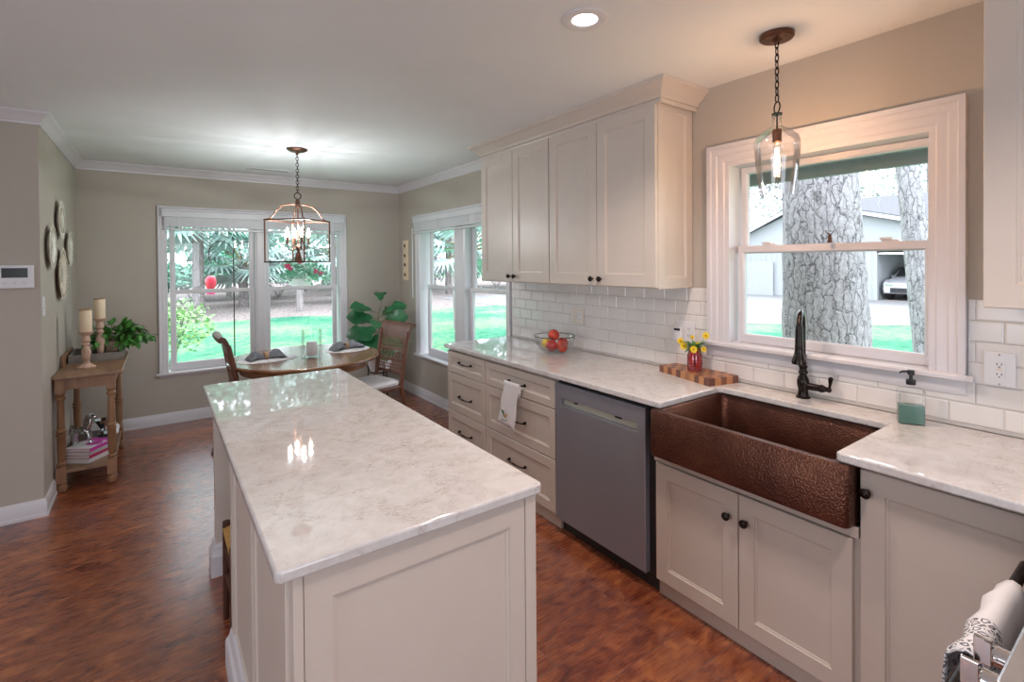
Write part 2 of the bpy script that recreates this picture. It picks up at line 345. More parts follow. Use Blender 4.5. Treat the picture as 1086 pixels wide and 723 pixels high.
M['roof'] = plain('pale_shingles', (.155, .16, .17), .9, var=.15, scale=14)
M['soffit'] = plain('grey_green_soffit', (.30, .33, .32), .7, var=.05)
M['carpaint'] = plain('grey_car_paint', (.55, .56, .60), .3, .1, var=.05)
M['dark'] = plain('garage_shade', (.035, .035, .04), .8, var=.2)  # near-black colour stands in for the shade inside the garage
M['canopyA'] = plain('pale_foliage', (.40, .56, .49), .7, var=.45, scale=2.5)
M['canopyB'] = plain('green_foliage', (.20, .48, .33), .7, var=.5, scale=2.5)
M['canopyC'] = plain('grey_foliage', (.46, .51, .50), .7, var=.45, scale=2.5)
M['bushleaf'] = plain('yellow_green_foliage', (.34, .56, .24), .7, var=.4, scale=6)
M['palmleaf'] = plain('palm_frond', (.38, .52, .48), .6, var=.4, scale=3)
M['candleflame'] = emitter('candelabra_bulb_glow', (1, .80, .58), 70)
M['filament'] = emitter('filament_glow', (1, .52, .20), 160)
M['downglow'] = emitter('downlight_lens_glow', (1, .93, .84), 9)
M['books_white'] = plain('white_book_cover', (.72, .70, .72), .45, var=.06)
M['books_grey'] = plain('pale_grey_book_cover', (.52, .52, .54), .5, var=.06)
M['books_magenta'] = plain('magenta_book_cover', (.55, .05, .38), .4, var=.3, scale=25)
M['books_crimson'] = plain('crimson_book_cover', (.48, .03, .13), .4, var=.2, scale=25)
M['pages'] = plain('page_edges', (.68, .66, .62), .8, var=.12, scale=3, mapscale=(1, 1, 60))
M['screen'] = plain('dark_display', (.03, .032, .035), .2, var=.1)
M['dwpocket'] = plain('pale_handle_pocket', (.66, .66, .56), .4, .2, var=.05)

# ------------------------------------------------------------------ constants of the room
CE, W, B, XL, YN = 2.495, 2.48, 5.90, -.585, 4.20
def wall_with_holes(name, T, u0, u1, z0, z1, holes, th=.14):
    """wall slab in plane (u,z); w from 0 (room face) to -th"""
    mb = MB(); us = sorted({u0, u1, *[h[0] for h in holes], *[h[1] for h in holes]}); zs = sorted({z0, z1, *[h[2] for h in holes], *[h[3] for h in holes]})
    def solid(i, j):
        if i < 0 or j < 0 or i >= len(us)-1 or j >= len(zs)-1: return False
        uc = (us[i]+us[i+1])/2; zc = (zs[j]+zs[j+1])/2
        return not any(h[0] < uc < h[1] and h[2] < zc < h[3] for h in holes)
    for i in range(len(us)-1):
        for j in range(len(zs)-1):
            if not solid(i, j): continue
            a, b, c, d = us[i], us[i+1], zs[j], zs[j+1]
            for w_ in (0, -th): mb.add([T(a, c, w_), T(b, c, w_), T(b, d, w_), T(a, d, w_)], [(0, 1, 2, 3)])
            for (di, dj, p, q) in ((-1, 0, (a, c), (a, d)), (1, 0, (b, c), (b, d)), (0, -1, (a, c), (b, c)), (0, 1, (a, d), (b, d))):
                if not solid(i+di, j+dj): mb.add([T(*p, 0), T(*q, 0), T(*q, -th), T(*p, -th)], [(0, 1, 2, 3)])
    bm = mb
    o = bm.build(name, M['wall'], smooth=0, recalc=False)
    me = o.data; b2 = bmesh.new(); b2.from_mesh(me); bmesh.ops.remove_doubles(b2, verts=b2.verts, dist=1e-5); bmesh.ops.recalc_face_normals(b2, faces=b2.faces); b2.to_mesh(me); b2.free()
    return struct(o)
TB = lambda u, v, w_: (u, B-w_, v)          # back wall
TR = lambda u, v, w_: (W-w_, u, v)          # right wall
TLf = lambda u, v, w_: (XL+w_, u, v)        # left wall of dining nook
TN = lambda u, v, w_: (u, YN-w_, v)         # hall wall facing the camera
struct(MB().box(-4.14, W+.14, -3.14, B+.14, -.08, 0).build('floor', M['floor'], smooth=0))
struct(MB().box(-4.14, W+.14, -3.14, B+.14, CE, CE+.1).build('ceiling', M['ceiling'], smooth=0))
wall_with_holes('wall_back', TB, XL-.0, W+.14, 0, CE, [(.079, 1.748, .492, 2.058)])
wall_with_holes('wall_right', TR, -3, B, 0, CE, [(3.552, 5.318, .492, 2.058), (.637, 1.493, 1.107, 2.058)])
struct(MB().box(XL-.14, XL, YN, B+.14, 0, CE).build('wall_left', M['wall'], smooth=0))
struct(MB().box(-4.0, XL-.14, YN, YN+.14, 0, CE).build('wall_hall', M['wall'], smooth=0))
wall_with_holes('wall_rear', lambda u, v, w_: (u, -3+w_, v), -4, W+.14, 0, CE, [(-1.5, .9, .05, 2.1)])  # unseen opening added and sized for fill from behind the camera
wall_with_holes('wall_side', lambda u, v, w_: (-4+w_, u, v), -3, YN, 0, CE, [(-.6, 1.8, .5, 2.15)])  # unseen opening added for fill from the left part of the room

crown = [(0, CE-.078), (.010, CE-.078), (.012, CE-.066), (.022, CE-.056), (.030, CE-.042), (.046, CE-.024), (.056, CE-.018), (.062, CE-.012), (.062, CE-.001), (0, CE-.001)]
struct(MB().molding([(-4, YN), (XL, YN), (XL, B), (W, B), (W, 3.47)], crown).build('trim_1', M['trim'], smooth=30))
basep = [(0, 0), (.020, 0), (.020, .018), (.014, .022), (.014, .088), (.009, .098), (.005, .108), (0, .108)]
struct(MB().molding([(-4, YN), (XL, YN), (XL, B)], basep).build('baseboard_left', M['trim'], smooth=30))
struct(MB().molding([(XL+.02, B), (W, B)], basep).build('baseboard_back', M['trim'], smooth=30))
struct(MB().molding([(W, B-.02), (W, 3.50)], basep).build('baseboard_right', M['trim'], smooth=30))

# ------------------------------------------------------------------ windows
def window(name, T, units, ou0, ou1, oz0, oz1, cw, sash, brail, meet, stool, kitchen=False):
    """outer casing ou0..ou1 up to oz1, opening sill at oz0"""
    iu0, iu1, iz1 = ou0+cw, ou1-cw, oz1-cw if kitchen else oz1-.07
    root = MB()
    # jamb liner (root mesh) : a box lining with mullions
    root.nested(T, [(iu0-.006, iu1+.006, oz0-.006, iz1+.006, 0), (iu0, iu1, oz0, iz1, 0), (iu0, iu1, oz0, iz1, -.13), (iu0-.006, iu1+.006, oz0-.006, iz1+.006, -.13), (iu0-.006, iu1+.006, oz0-.006, iz1+.006, 0)], cap0=False, cap1=False)
    r = struct(root.build(name, M['trim'], smooth=0, loc=T((ou0+ou1)/2, oz0, 0)))
    prof = [(0, 0), (0, .024), (.012, .024), (.018, .018), (cw*.55, .016), (cw*.62, .012), (cw*.9, .011), (cw*.96, .006), (cw, 0)]
    if kitchen: prof = [(0, 0), (0, .030), (.020, .030), (.026, .022), (.050, .020), (.056, .014), (.088, .013), (.094, .008), (cw, .006), (cw, 0)]
    MB().molding([(ou0, oz0), (ou0, oz1), (ou1, oz1), (ou1, oz0)], prof, T, side=-1).build('casing', M['trim'], r, world=True, smooth=20)
    # stool and apron
    pr, h0 = stool
    MB().molding([(ou0-.025, oz0-.024), (ou1+.025, oz0-.024)], [(0, 0), (0, pr-.006), (.006, pr), (.018, pr), (.024, pr-.006), (.024, 0)], T, side=1).build('sill', M['trim'], r, world=True, smooth=30)
    MB().molding([(ou0, h0), (ou1, h0)], [(0, 0), (0, .012), (.02, .018), (oz0-.024-h0, .016), (oz0-.024-h0, 0)], T, side=1).build('apron', M['trim'], r, world=True, smooth=30)
    # mullions between units
    for k in range(len(units)-1):
        a, b = units[k][1], units[k+1][0]
        MB().nested(T, [(a, b, oz0, iz1, -.12), (a, b, oz0, iz1, -.012), (a+.02, b-.02, oz0, iz1, -.002)]).build('mullion', M['trim'], r, world=True, smooth=0, bevel=.002)
    for (a, b) in units:
        zt = iz1-.004
        for nm, z0, z1, w0, st, bt, tp in (('upper_sash', meet-.02, zt, -.095, sash, .038, sash+.002), ('lower_sash', oz0+.002, meet+.02, -.062, sash+.002, brail, .040)):
            mb = MB(); q = (a+st, b-st, z0+bt, z1-tp)
            mb.nested(T, [(a, b, z0, z1, w0-.03), (a, b, z0, z1, w0), (q[0]-.008, q[1]+.008, q[2]-.008, q[3]+.008, w0), (q[0], q[1], q[2], q[3], w0-.008), (q[0], q[1], q[2], q[3], w0-.03), (a, b, z0, z1, w0-.03)], cap0=False, cap1=False)
            s_ = mb.build(nm, M['trim'], r, world=True, smooth=0)
            MB().nested(T, [(q[0]-.002, q[1]+.002, q[2]-.002, q[3]+.002, w0-.019), (q[0]-.002, q[1]+.002, q[2]-.002, q[3]+.002, w0-.0185)], cap0=False).build('glass_pane', M['glass'], s_, world=True, smooth=0)
        lk = MB()
        for fr in (.3, .72) if not kitchen else (.18, .80):
            c = a+(b-a)*fr
            lk.nested(T, [(c-.03, c+.03, meet+.020, meet+.028, -.062), (c-.03, c+.03, meet+.020, meet+.028, -.070)])
            lk.nested(T, [(c-.008, c+.035, meet+.028, meet+.038, -.058), (c-.008, c+.03, meet+.028, meet+.036, -.078)])
        lk.build('sash_lock', M['trim'], r, world=True, smooth=0)
    return r
window('window_1', TB, [(.105, .858), (.958, 1.720)], .012, 1.815, .50, 2.12, .075, .048, .075, 1.28, (.035, .455))
window('window_2', TR, [(3.62, 4.295), (4.515, 5.24)], 3.485, 5.385, .50, 2.10, .075, .048, .075, 1.28, (.045, .455))
window('window_3', TR, [(.645, 1.472)], .53, 1.60, 1.115, 2.165, .115, .030, .045, 1.607, (.045, 1.035), True)

def blind(name, T, u0, u1, zt, drop, label):
    r = thing(name, label, 'blind', T((u0+u1)/2, zt-drop, .04), 0, 'raised window blinds')
    MB().molding([(u0, zt-.075), (u1, zt-.075)], [(0, .055), (.055, .060), (.060, .070), (.075, .070), (.075, .02), (0, .02)], T, side=1).build('valance', M['blind'], r, world=True, smooth=25)
    mb = MB(); k = int((drop-.10)/.0105)
    for i in range(k):
        z = zt-.078-i*.0105; j = random.uniform(-.002, .002)
        mb.nested(T, [(u0+.02, u1-.02, z-.0094, z, .018+j), (u0+.02, u1-.02, z-.0094, z, .056+j)])
    mb.build('stacked_slats', M['blind'], r, world=True, smooth=0)
    z = zt-drop
    MB().nested(T, [(u0+.02, u1-.02, z, z+.02, .016), (u0+.02, u1-.02, z, z+.02, .058)]).build('bottom_rail', M['blind'], r, world=True, smooth=0, bevel=.003)
    for fr in (.08, .33, .66, .92):
        c = u0+(u1-u0)*fr; MB().nested(T, [(c-.009, c+.009, z+.002, zt-.076, .0585), (c-.009, c+.009, z+.002, zt-.076, .0600)]).build('ladder_tape', M['blind'], r, world=True, smooth=0)
    return r
b1 = blind('window_blind', TB, .045, 1.785, 2.092, .205, 'white venetian blind raised to the top of the back window')
MB().cyl(TB(.118, 1.95, .065), TB(.118, 1.35, .065), .004, n=8).build('tilt_wand', M['blind'], b1, world=True)
b2 = blind('window_blind', TR, 3.50, 5.375, 2.085, .20, 'white venetian blind raised to the top of the window beside the upper cabinets')
MB().cyl(TR(5.365, 1.95, .068), TR(5.365, 1.15, .068), .006, n=8).build('tilt_wand', M['blind'], b2, world=True)

# ------------------------------------------------------------------ backsplash tiles
tl = MB(); gr = MB(); P_, HH = .0785, .075; TLn = .154; YL, YR = 3.475, -.45
row = 0; z1 = 1.398
gr.box(W-.004, W-.0005, YR, YL, .916, 1.110); gr.box(W-.004, W-.0005, 1.603, YL, 1.110, 1.398); gr.box(W-.004, W-.0005, YR, .527, 1.110, 1.398)
while z1 > .93:
    z0 = z1-HH if z1-HH > .915 else .917
    spans = [(YR, .527), (1.604, YL)] if z0 > 1.08 else [(YR, YL)]
    for (a, b) in spans:
        st = .506-.077*(row % 2)-TLn*8
        y = st
        while y < b:
            p, q = max(y+.0015, a), min(y+TLn-.0015, b)
            if q-p > .006:
                bv = min(.005, (q-p)/3, (z1-z0)/3)
                tl.nested(TR, [(p, q, z0, z1, .003), (p, q, z0, z1, .0055), (p+bv, q-bv, z0+bv, z1-bv, .008)], cap0=False)
            y += TLn
    z1 -= P_; row += 1
bs = struct(tl.build('trim_2', M['tile'], smooth=0, loc=(W, 1.5, .916)))
gr.build('grout', M['grout'], bs, world=True, smooth=0)

# ------------------------------------------------------------------ cabinet helpers
def shaker(mb, T, u0, u1, v0, v1, w0, t=.02, rail=.062, rec=.009, b=.008):
    mb.nested(T, [(u0, u1, v0, v1, w0-t), (u0, u1, v0, v1, w0-.002), (u0+.002, u1-.002, v0+.002, v1-.002, w0), (u0+rail, u1-rail, v0+rail, v1-rail, w0), (u0+rail+.002, u1-rail-.002, v0+rail+.002, v1-rail-.002, w0-rec*.6), (u0+rail+b, u1-rail-b, v0+rail+b, v1-rail-b, w0-rec*.75), (u0+rail+b+.002, u1-rail-b-.002, v0+rail+b+.002, v1-rail-b-.002, w0-rec)])
TF = lambda xf: (lambda u, v, w_: (xf-w_, u, v))     # fronts facing -X ; w outward
def knob(parent, x, y, z):
    MB().lathe([(.006, 0), (.006, -.012), (.010, -.015), (.0155, -.019), (.0165, -.024), (.014, -.028), (.010, -.0285), (.008, -.031), (.003, -.032)], (x, y, z), 16, 'X').build('knob', M['bronze'], parent, world=True, smooth=50)
def pull(parent, x, y, z, hw=.09):
    mb = MB()
    pts = [(x-.014-.012*(1-(k/6-1)**4), y-hw+hw*2*k/12, z-.004*(1-(k/6-1)**2)) for k in range(13)]
    mb.tube(pts, [.006, .0045, .0042, .0045, .005, .0058, .0062, .0058, .005, .0045, .0042, .0045, .006], 8)
    for s in (-1, 1):
        mb.cyl((x+.0, y+s*(hw-.006), z), (x-.020, y+s*(hw-.006), z), .007, .0055, 10)
        mb.lathe([(.011, 0), (.011, -.003), (.007, -.006)], (x, y+s*(hw-.006), z), 12, 'X')
    mb.build('handle', M['bronze'], parent, world=True, smooth=50)

# base cabinets
XF = 1.86
def drawers(name, label, y0, y1, rows, hz, end=False):
    r = thing(name, label, 'cabinet', (2.16, (y0+y1)/2, 0))
    mb = MB(); mb.box(1.882, 2.470, y0, y1, .085, .884); mb.box(1.90, 2.47, y0, y1, 0, .085)
    mb.build('body', M['cab'], r, world=True, smooth=0)
    for (z0, z1), h in zip(rows, hz):
        d = MB(); shaker(d, TF(XF), y0+.003, y1-.003, z0, z1, 0, rail=.045 if z1-z0 < .2 else .055); d = d.build('drawer', M['cab'], r, world=True, smooth=0)
        pull(d, XF, (y0+y1)/2, h)
    return r
rows = [(.702, .864), (.408, .696), (.092, .402)]
d1 = drawers('drawer_cabinet', 'narrow cream three-drawer base cabinet at the window end of the counter', 2.940, 3.490, rows, (.795, .535, .27))
d2 = drawers('drawer_cabinet', 'wide cream three-drawer base cabinet left of the dishwasher, towel over its top handle', 2.188, 2.938, rows, (.780, .545, .27))
MB().nested(lambda u, v, w_: (u, 3.490+w_, v), [(1.882, 2.47, .0, .884, 0), (1.882, 2.47, 0, .884, .012)]).build('end_panel', M['cab'], d1, world=True, smooth=0)
# sink base
r = thing('sink_cabinet', 'cream two-door base cabinet under the copper sink', 'cabinet', (2.16, 1.08, 0))
mb = MB(); mb.box(1.882, 2.47, .668, 1.492, .085, .640); mb.box(1.90, 2.47, .668, 1.492, 0, .085); mb.box(2.42, 2.47, .668, 1.492, .640, .884)
mb.build('body', M['cab'], r, world=True, smooth=0)
MB().box(1.866, 1.8815, .668, 1.492, .632, .668).build('top_rail', M['cab'], r, world=True, smooth=0)
for a, b, ky in ((1.083, 1.480, 1.122), (.684, 1.079, 1.048)):
    d = MB(); shaker(d, TF(XF), a, b, .088, .626, 0); d = d.build('door', M['cab'], r, world=True, smooth=0); knob(d, XF, ky, .528)
# right cabinet
r = thing('base_cabinet', 'cream base cabinet right of the copper sink with one round knob', 'cabinet', (2.16, .2, 0))
mb = MB(); mb.box(1.882, 2.47, -.45, .664, .085, .884); mb.box(1.90, 2.47, -.45, .664, 0, .085); mb.build('body', M['cab'], r, world=True, smooth=0)
d = MB(); shaker(d, TF(XF), .20, .661, .092, .868, 0, rail=.068); d = d.build('door', M['cab'], r, world=True, smooth=0); knob(d, XF, .640, .800)

# dishwasher
r = thing('dishwasher', 'dark stainless dishwasher with pocket handle between drawers and sink', 'dishwasher', (2.1, 1.84, 0))
MB().box(1.885, 2.45, 1.500, 2.180, .075, .872).build('tub', M['black'], r, world=True, smooth=0)
mb = MB(); T = TF(1.852)
y0, y1, z0, z1 = 1.535, 2.180, .085, .862
a, b, c, d_ = 1.578, 2.135, .738, .782
mb.nested(T, [(y0, y1, z0, z1, -.038), (y0, y1, z0, z1, -.003), (y0+.003, y1-.003, z0+.003, z1-.003, 0), (a, b, c, d_, 0), (a+.001, b-.001, c+.001, d_-.001, -.028)], cap1=False)
dd = mb.build('door', M['steel'], r, world=True, smooth=0)
MB().nested(T, [(a, b, c, d_, -.030), (a, b, c, d_, -.027)]).build('handle_recess', M['dwpocket'], dd, world=True, smooth=0)
for ya, yb in ((1.70, 1.74), (2.02, 2.04)): MB().box(1.870, 1.8785, ya, yb, .765, .777).build('latch', M['black'], dd, world=True, smooth=0)
MB().box(1.91, 1.96, 1.500, 2.180, .0, .074).build('kick_plate', M['black'], r, world=True, smooth=0)

# upper cabinets
xu = 2.154
def upper(label, y0, y1, mid, kn, side=False):
    r = thing('wall_cabinet', label, 'cabinet', (2.32, (y0+y1)/2, 1.40))
    mb = MB(); mb.box(xu+.022, 2.476, y0+(.0125 if side else 0), y1, 1.400, 2.42); mb.build('body', M['cab'], r, world=True, smooth=0)
    for a, b, ky in ((y0+.004, mid-.002, mid-.035), (mid+.002, y1-.003, mid+.035)):
        d = MB(); shaker(d, TF(xu), a, b, 1.408, 2.384, 0, rail=.068); d = d.build('door', M['cab'], r, world=True, smooth=0); knob(d, xu, ky, 1.447)
    return r
u1_ = upper('cream two-door wall cabinet nearer the kitchen window', 1.705, 2.588, 2.143, 0, True)
d = MB(); shaker(d, lambda u, v, w_: (u, 1.7050-w_, v), xu+.022, 2.476, 1.400, 2.42, 0, t=.012, rail=.058); lab(d.build('side_panel', M['cab'], u1_, world=True, smooth=0), 'recessed end panel facing the kitchen window')
upper('cream two-door wall cabinet nearer the dining area', 2.590, 3.445, 3.010, 0)
r = thing('wall_cabinet', 'cream wall cabinet right of the kitchen window, cut by the picture edge', 'cabinet', (2.32, 0, 1.39))
MB().box(xu+.022, 2.476, -.45, .425, 1.392, 2.494).build('body', M['cab'], r, world=True, smooth=0)
d = MB(); shaker(d, TF(xu), -.02, .423, 1.395, 2.486, 0, rail=.075); d.build('door', M['cab'], r, world=True, smooth=0)
cp = [(0, 2.386), (.010, 2.386), (.013, 2.393), (.013, 2.400), (.008, 2.403), (.008, 2.409), (.018, 2.412), (.022, 2.420), (.030, 2.430), (.048, 2.442), (.066, 2.462), (.078, 2.470), (.086, 2.474), (.088, 2.494), (0, 2.494)]
cp = [(o_+.001, h) for o_, h in cp]
tag(MB().molding([(W-.001, 1.690), (xu+.020, 1.690), (xu+.020, 3.447), (W-.001, 3.447)], cp, side=1).build('cornice', M['cab'], smooth=20), 'cream crown moulding along the top of the two left wall cabinets', 'moulding')

# countertop
poly = [(2.471, 3.515), (1.847, 3.515), (1.835, 3.503), (1.835, 1.447), (1.847, 1.435), (2.290, 1.435), (2.303, 1.422), (2.303, .733), (2.290, .72), (1.832, .72), (1.820, .708), (1.820, -.45), (2.471, -.45)]
tag(MB().prism(poly, .885, .915).build('countertop', M['quartz'], smooth=30, bevel=.006, seg=3), 'white quartz worktop along the window wall, notched around the copper sink', 'countertop')

# sink
def rrect(x0, x1, y0, y1, z, r, n=5):
    pts = []
    for cx, cy, a0 in ((x1-r, y1-r, 0), (x0+r, y1-r, 90), (x0+r, y0+r, 180), (x1-r, y0+r, 270)):
        for k in range(n+1):
            a = R(a0+90*k/n); pts.append((cx+r*cos(a), cy+r*sin(a), z))
    return pts
mb = MB(); X0, X1, Y0, Y1 = 1.800, 2.36, .672, 1.470
mb.rings([rrect(X0+.02, X1-.02, Y0+.02, Y1-.02, .672, .02), rrect(X0+.004, X1, Y0+.004, Y1-.004, .678, .02), rrect(X0, X1, Y0, Y1, .692, .020), rrect(X0, X1, Y0, Y1, .872, .020), rrect(X0+.006, X1-.004, Y0+.006, Y1-.006, .8835, .018),
          rrect(X0+.032, X1-.03, Y0+.045, Y1-.035, .8835, .03), rrect(X0+.038, X1-.036, Y0+.051, Y1-.041, .876, .03), rrect(X0+.046, X1-.044, Y0+.058, Y1-.048, .705, .035), rrect(X0+.075, X1-.075, Y0+.09, Y1-.08, .690, .03)])
sk = thing('apron_sink', 'hammered copper farmhouse sink set into the worktop below the window', 'sink', (2.08, 1.08, .672))
mb.build('basin', M['copper'], sk, world=True, smooth=50)
MB().lathe([(.045, .6905), (.045, .694), (.035, .695), (.03, .692)], (2.15, 1.08, 0), 20).build('drain', M['bronze'], sk, world=True, smooth=40)

# faucet
fx, fy = 2.425, 1.091
r = thing('kitchen_faucet', 'oil-rubbed bronze pull-down faucet behind the copper sink', 'faucet', (fx, fy, .915))
MB().lathe([(.030, .9155), (.030, .921), (.024, .925), (.021, .94), (.021, .955), (.025, .975), (.026, .992), (.022, 1.008), (.017, 1.016), (.015, 1.024), (.020, 1.029), (.020, 1.036), (.016, 1.042), (.016, 1.052), (.019, 1.056), (.019, 1.062), (.012, 1.068)], (fx, fy, 0), 20).build('body', M['bronze'], r, world=True, smooth=40)
dx, dy = -.125, -.040
mb = MB(); pts = [(fx, fy, 1.06), (fx, fy, 1.15), (fx, fy, 1.24)]
for k in range(1, 12):
    a = pi*k/12; pts.append((fx+dx*(1-cos(a))/2, fy+dy*(1-cos(a))/2, 1.24+.075*sin(a)))
pts += [(fx+dx*1.03, fy+dy*1.03, 1.22)]
mb.tube(pts, .0115, 10).build('spout', M['bronze'], r, world=True, smooth=50)
hx, hy = fx+dx*1.03, fy+dy*1.03
MB().lathe([(.013, 1.262), (.015, 1.24), (.016, 1.18), (.017, 1.165), (.016, 1.160), (.019, 1.14), (.026, 1.115), (.029, 1.102), (.029, 1.094), (.024, 1.092)], (hx, hy, 0), 18).build('spray_head', M['bronze'], r, world=True, smooth=40)
lv = MB(); lv.tube([(fx, fy-.01, .972), (fx, fy-.045, .972), (fx, fy-.075, .972)], [.017, .016, .015], 14)
lv.tube([(fx, fy-.075, .972), (fx, fy-.082, .972), (fx, fy-.094, .972), (fx, fy-.1, .972)], [.018, .018, .012, .009], 14)
lv = lv.build('valve', M['bronze'], r, world=True, smooth=40)
MB().ball((fx, fy-.108, .972), .012).tube([(fx, fy-.110, .974), (fx-.002, fy-.114, .995), (fx-.002, fy-.116, 1.012), (fx-.002, fy-.117, 1.026), (fx-.002, fy-.117, 1.031)], [.005, .006, .009, .010, .004], 10).build('lever', M['bronze'], r, world=True, smooth=50)

# island
r = thing('kitchen_island', 'cream panelled kitchen island with open knee space at its far left', 'island', (.55, 2.1, 0))
mb = MB(); mb.box(.248, .870, 1.158, 2.200, .0, .884); mb.box(.50, .870, 2.200, 2.955, 0, .884); mb.box(.30, .50, 2.20, 2.955, .845, .884)
mb.build('body', M['cab'], r, world=True, smooth=0)
d = MB(); shaker(d, lambda u, v, w_: (u, 1.140-w_, v), .252, .852, .0, .884, 0, t=.018, rail=.0, rec=0, b=0) if False else None
def endp(u, v, w_): return (u, 1.140-w_, v)
d.nested(endp, [(.252, .850, 0, .884, -.018), (.252, .850, 0, .884, 0), (.313, .800, .10, .806, 0), (.315, .798, .102, .804, -.006), (.322, .791, .109, .797, -.007), (.324, .789, .111, .795, -.012)])
d.build('end_panel', M['cab'], r, world=True, smooth=0)
for (a, b) in ((.2285, .2500), (.8520, .8890)): MB().box(a, b, 1.136, 1.1575 if a > .5 else 1.175, 0, .884).build('corner_post', M['cab'], r, world=True, smooth=0, bevel=.002)
def lft(u, v, w_): return (.232-w_, u, v)
MB().box(.2325, .2479, 1.1755, 2.200, 0, .884).build('side_board', M['cab'], r, world=True, smooth=0)
for (a, b) in ((1.1755, 1.215), (1.665, 1.715), (2.150, 2.200)):
    MB().nested(lft, [(a, b, .14, .884, 0), (a, b, .14, .884, .012)]).build('stile', M['cab'], r, world=True, smooth=0, bevel=.0015)
for (a, b) in ((1.225, 1.655), (1.725, 2.14)):
    MB().nested(lft, [(a, b, .15, .875, .0), (a, b, .15, .875, .003), (a+.006, b-.006, .156, .869, .006), (a+.012, b-.012, .162, .863, .006), (a+.015, b-.015, .165, .860, .001)]).build('side_panel', M['cab'], r, world=True, smooth=0)
pl = [(0, 0), (.034, 0), (.034, .095), (.030, .105), (.022, .112), (.018, .125), (.014, .138), (.004, .146), (0, .146)]
MB().molding([(.232, 1.14), (.232, 2.205)], pl, side=1).build('baseboard', M['trim'], r, world=True, smooth=25)
MB().box(.225, .300, 2.880, 2.955, 0, .884).build('leg_post', M['cab'], r, world=True, smooth=0, bevel=.002)
MB().molding([(.225, 2.880), (.300, 2.880), (.300, 2.955), (.225, 2.955)], [(-.01, 0), (.024, 0), (.024, .10), (.018, .112), (.012, .125), (.012, .14), (.004, .155), (-.01, .155)], side=-1, closed=True).build('plinth', M['trim'], r, world=True, smooth=25)
MB().box(.30, .50, 2.94, 2.955, .0, .845).build('far_panel', M['cab'], r, world=True, smooth=0)
for y0, y1 in ((1.16, 1.75), (1.755, 2.35), (2.355, 2.95)):
    for z0, z1 in ((.73, .876), (.10, .722)):
        d = MB(); shaker(d, lambda u, v, w_: (.8705+w_, u, v), y0, y1, z0, z1, .020, t=.020, rail=.055); d.build('drawer' if z0 > .5 else 'door', M['cab'], r, world=True, smooth=0)
tag(MB().prism([(.20, 1.113), (.888, 1.113), (.900, 1.125), (.900, 3.070), (.888, 3.082), (.202, 3.082), (.190, 3.070), (.190, 1.123)], .885, .915).build('island_countertop', M['quartz'], smooth=30, bevel=.008, seg=3), 'white quartz top of the kitchen island', 'countertop')

# ------------------------------------------------------------------ stool under the island
r = thing('counter_stool', 'low dark wooden stool with woven rush seat tucked under the island', 'stool', (.39, 2.365, 0), R(0))
MB().rings([rrect(-.165, .165, -.135, .135, .385, .02), rrect(-.17, .17, -.14, .14, .395, .02), rrect(-.17, .17, -.14, .14, .405, .02), rrect(-.15, .15, -.12, .12, .416, .03)]).build('seat', M['rush'], r, smooth=60)
for sx in (-1, 1):
    for sy in (-1, 1): MB().tube([(sx*.155, sy*.125, .43), (sx*.157, sy*.13, .2), (sx*.16, sy*.135, 0)], [.016, .015, .012], 10).build('leg', M['darkwood'], r)
mb = MB()
for s in (-1, 1):
    mb.cyl((-.155, s*.13, .15), (.155, s*.13, .15), .009, n=8); mb.cyl((s*.155, -.13, .20), (s*.155, .13, .20), .009, n=8); mb.cyl((s*.155, -.13, .31), (s*.155, .13, .31), .009, n=8)
mb.build('stretcher', M['darkwood'], r)

# ------------------------------------------------------------------ dining set
TX, TY, TR_ = 1.05, 4.55, .605
r = thing('dining_table', 'round wooden pedestal dining table under the lantern chandelier', 'table', (TX, TY, 0))
MB().lathe([(.56, .720), (.585, .722), (.592, .730), (.600, .736), (.605, .744), (.603, .752), (.595, .757), (.3, .757), (.01, .757)], n=64).build('tabletop', M['tablewood'], r, smooth=30)
MB().lathe([(.50, .660), (.515, .662), (.52, .700), (.53, .7195), (.02, .7195)], n=48).build('table_apron', M['tablewood'], r, smooth=30)
MB().lathe([(.10, .12), (.12, .15), (.12, .2), (.07, .25), (.06, .30), (.085, .38), (.10, .44), (.085, .52), (.06, .56), (.09, .60), (.11, .6595)], n=24).build('pedestal', M['chairwood'], r, smooth=40)
for k in range(4):
    a = R(90*k); ca, sa = cos(a), sin(a)
    MB().tube([(.07*ca, .07*sa, .19), (.18*ca, .18*sa, .17), (.30*ca, .30*sa, .09), (.40*ca, .40*sa, .045), (.44*ca, .44*sa, .035)], [.04, .038, .032, .028, .034], 12).build('foot', M['chairwood'], r, smooth=50)

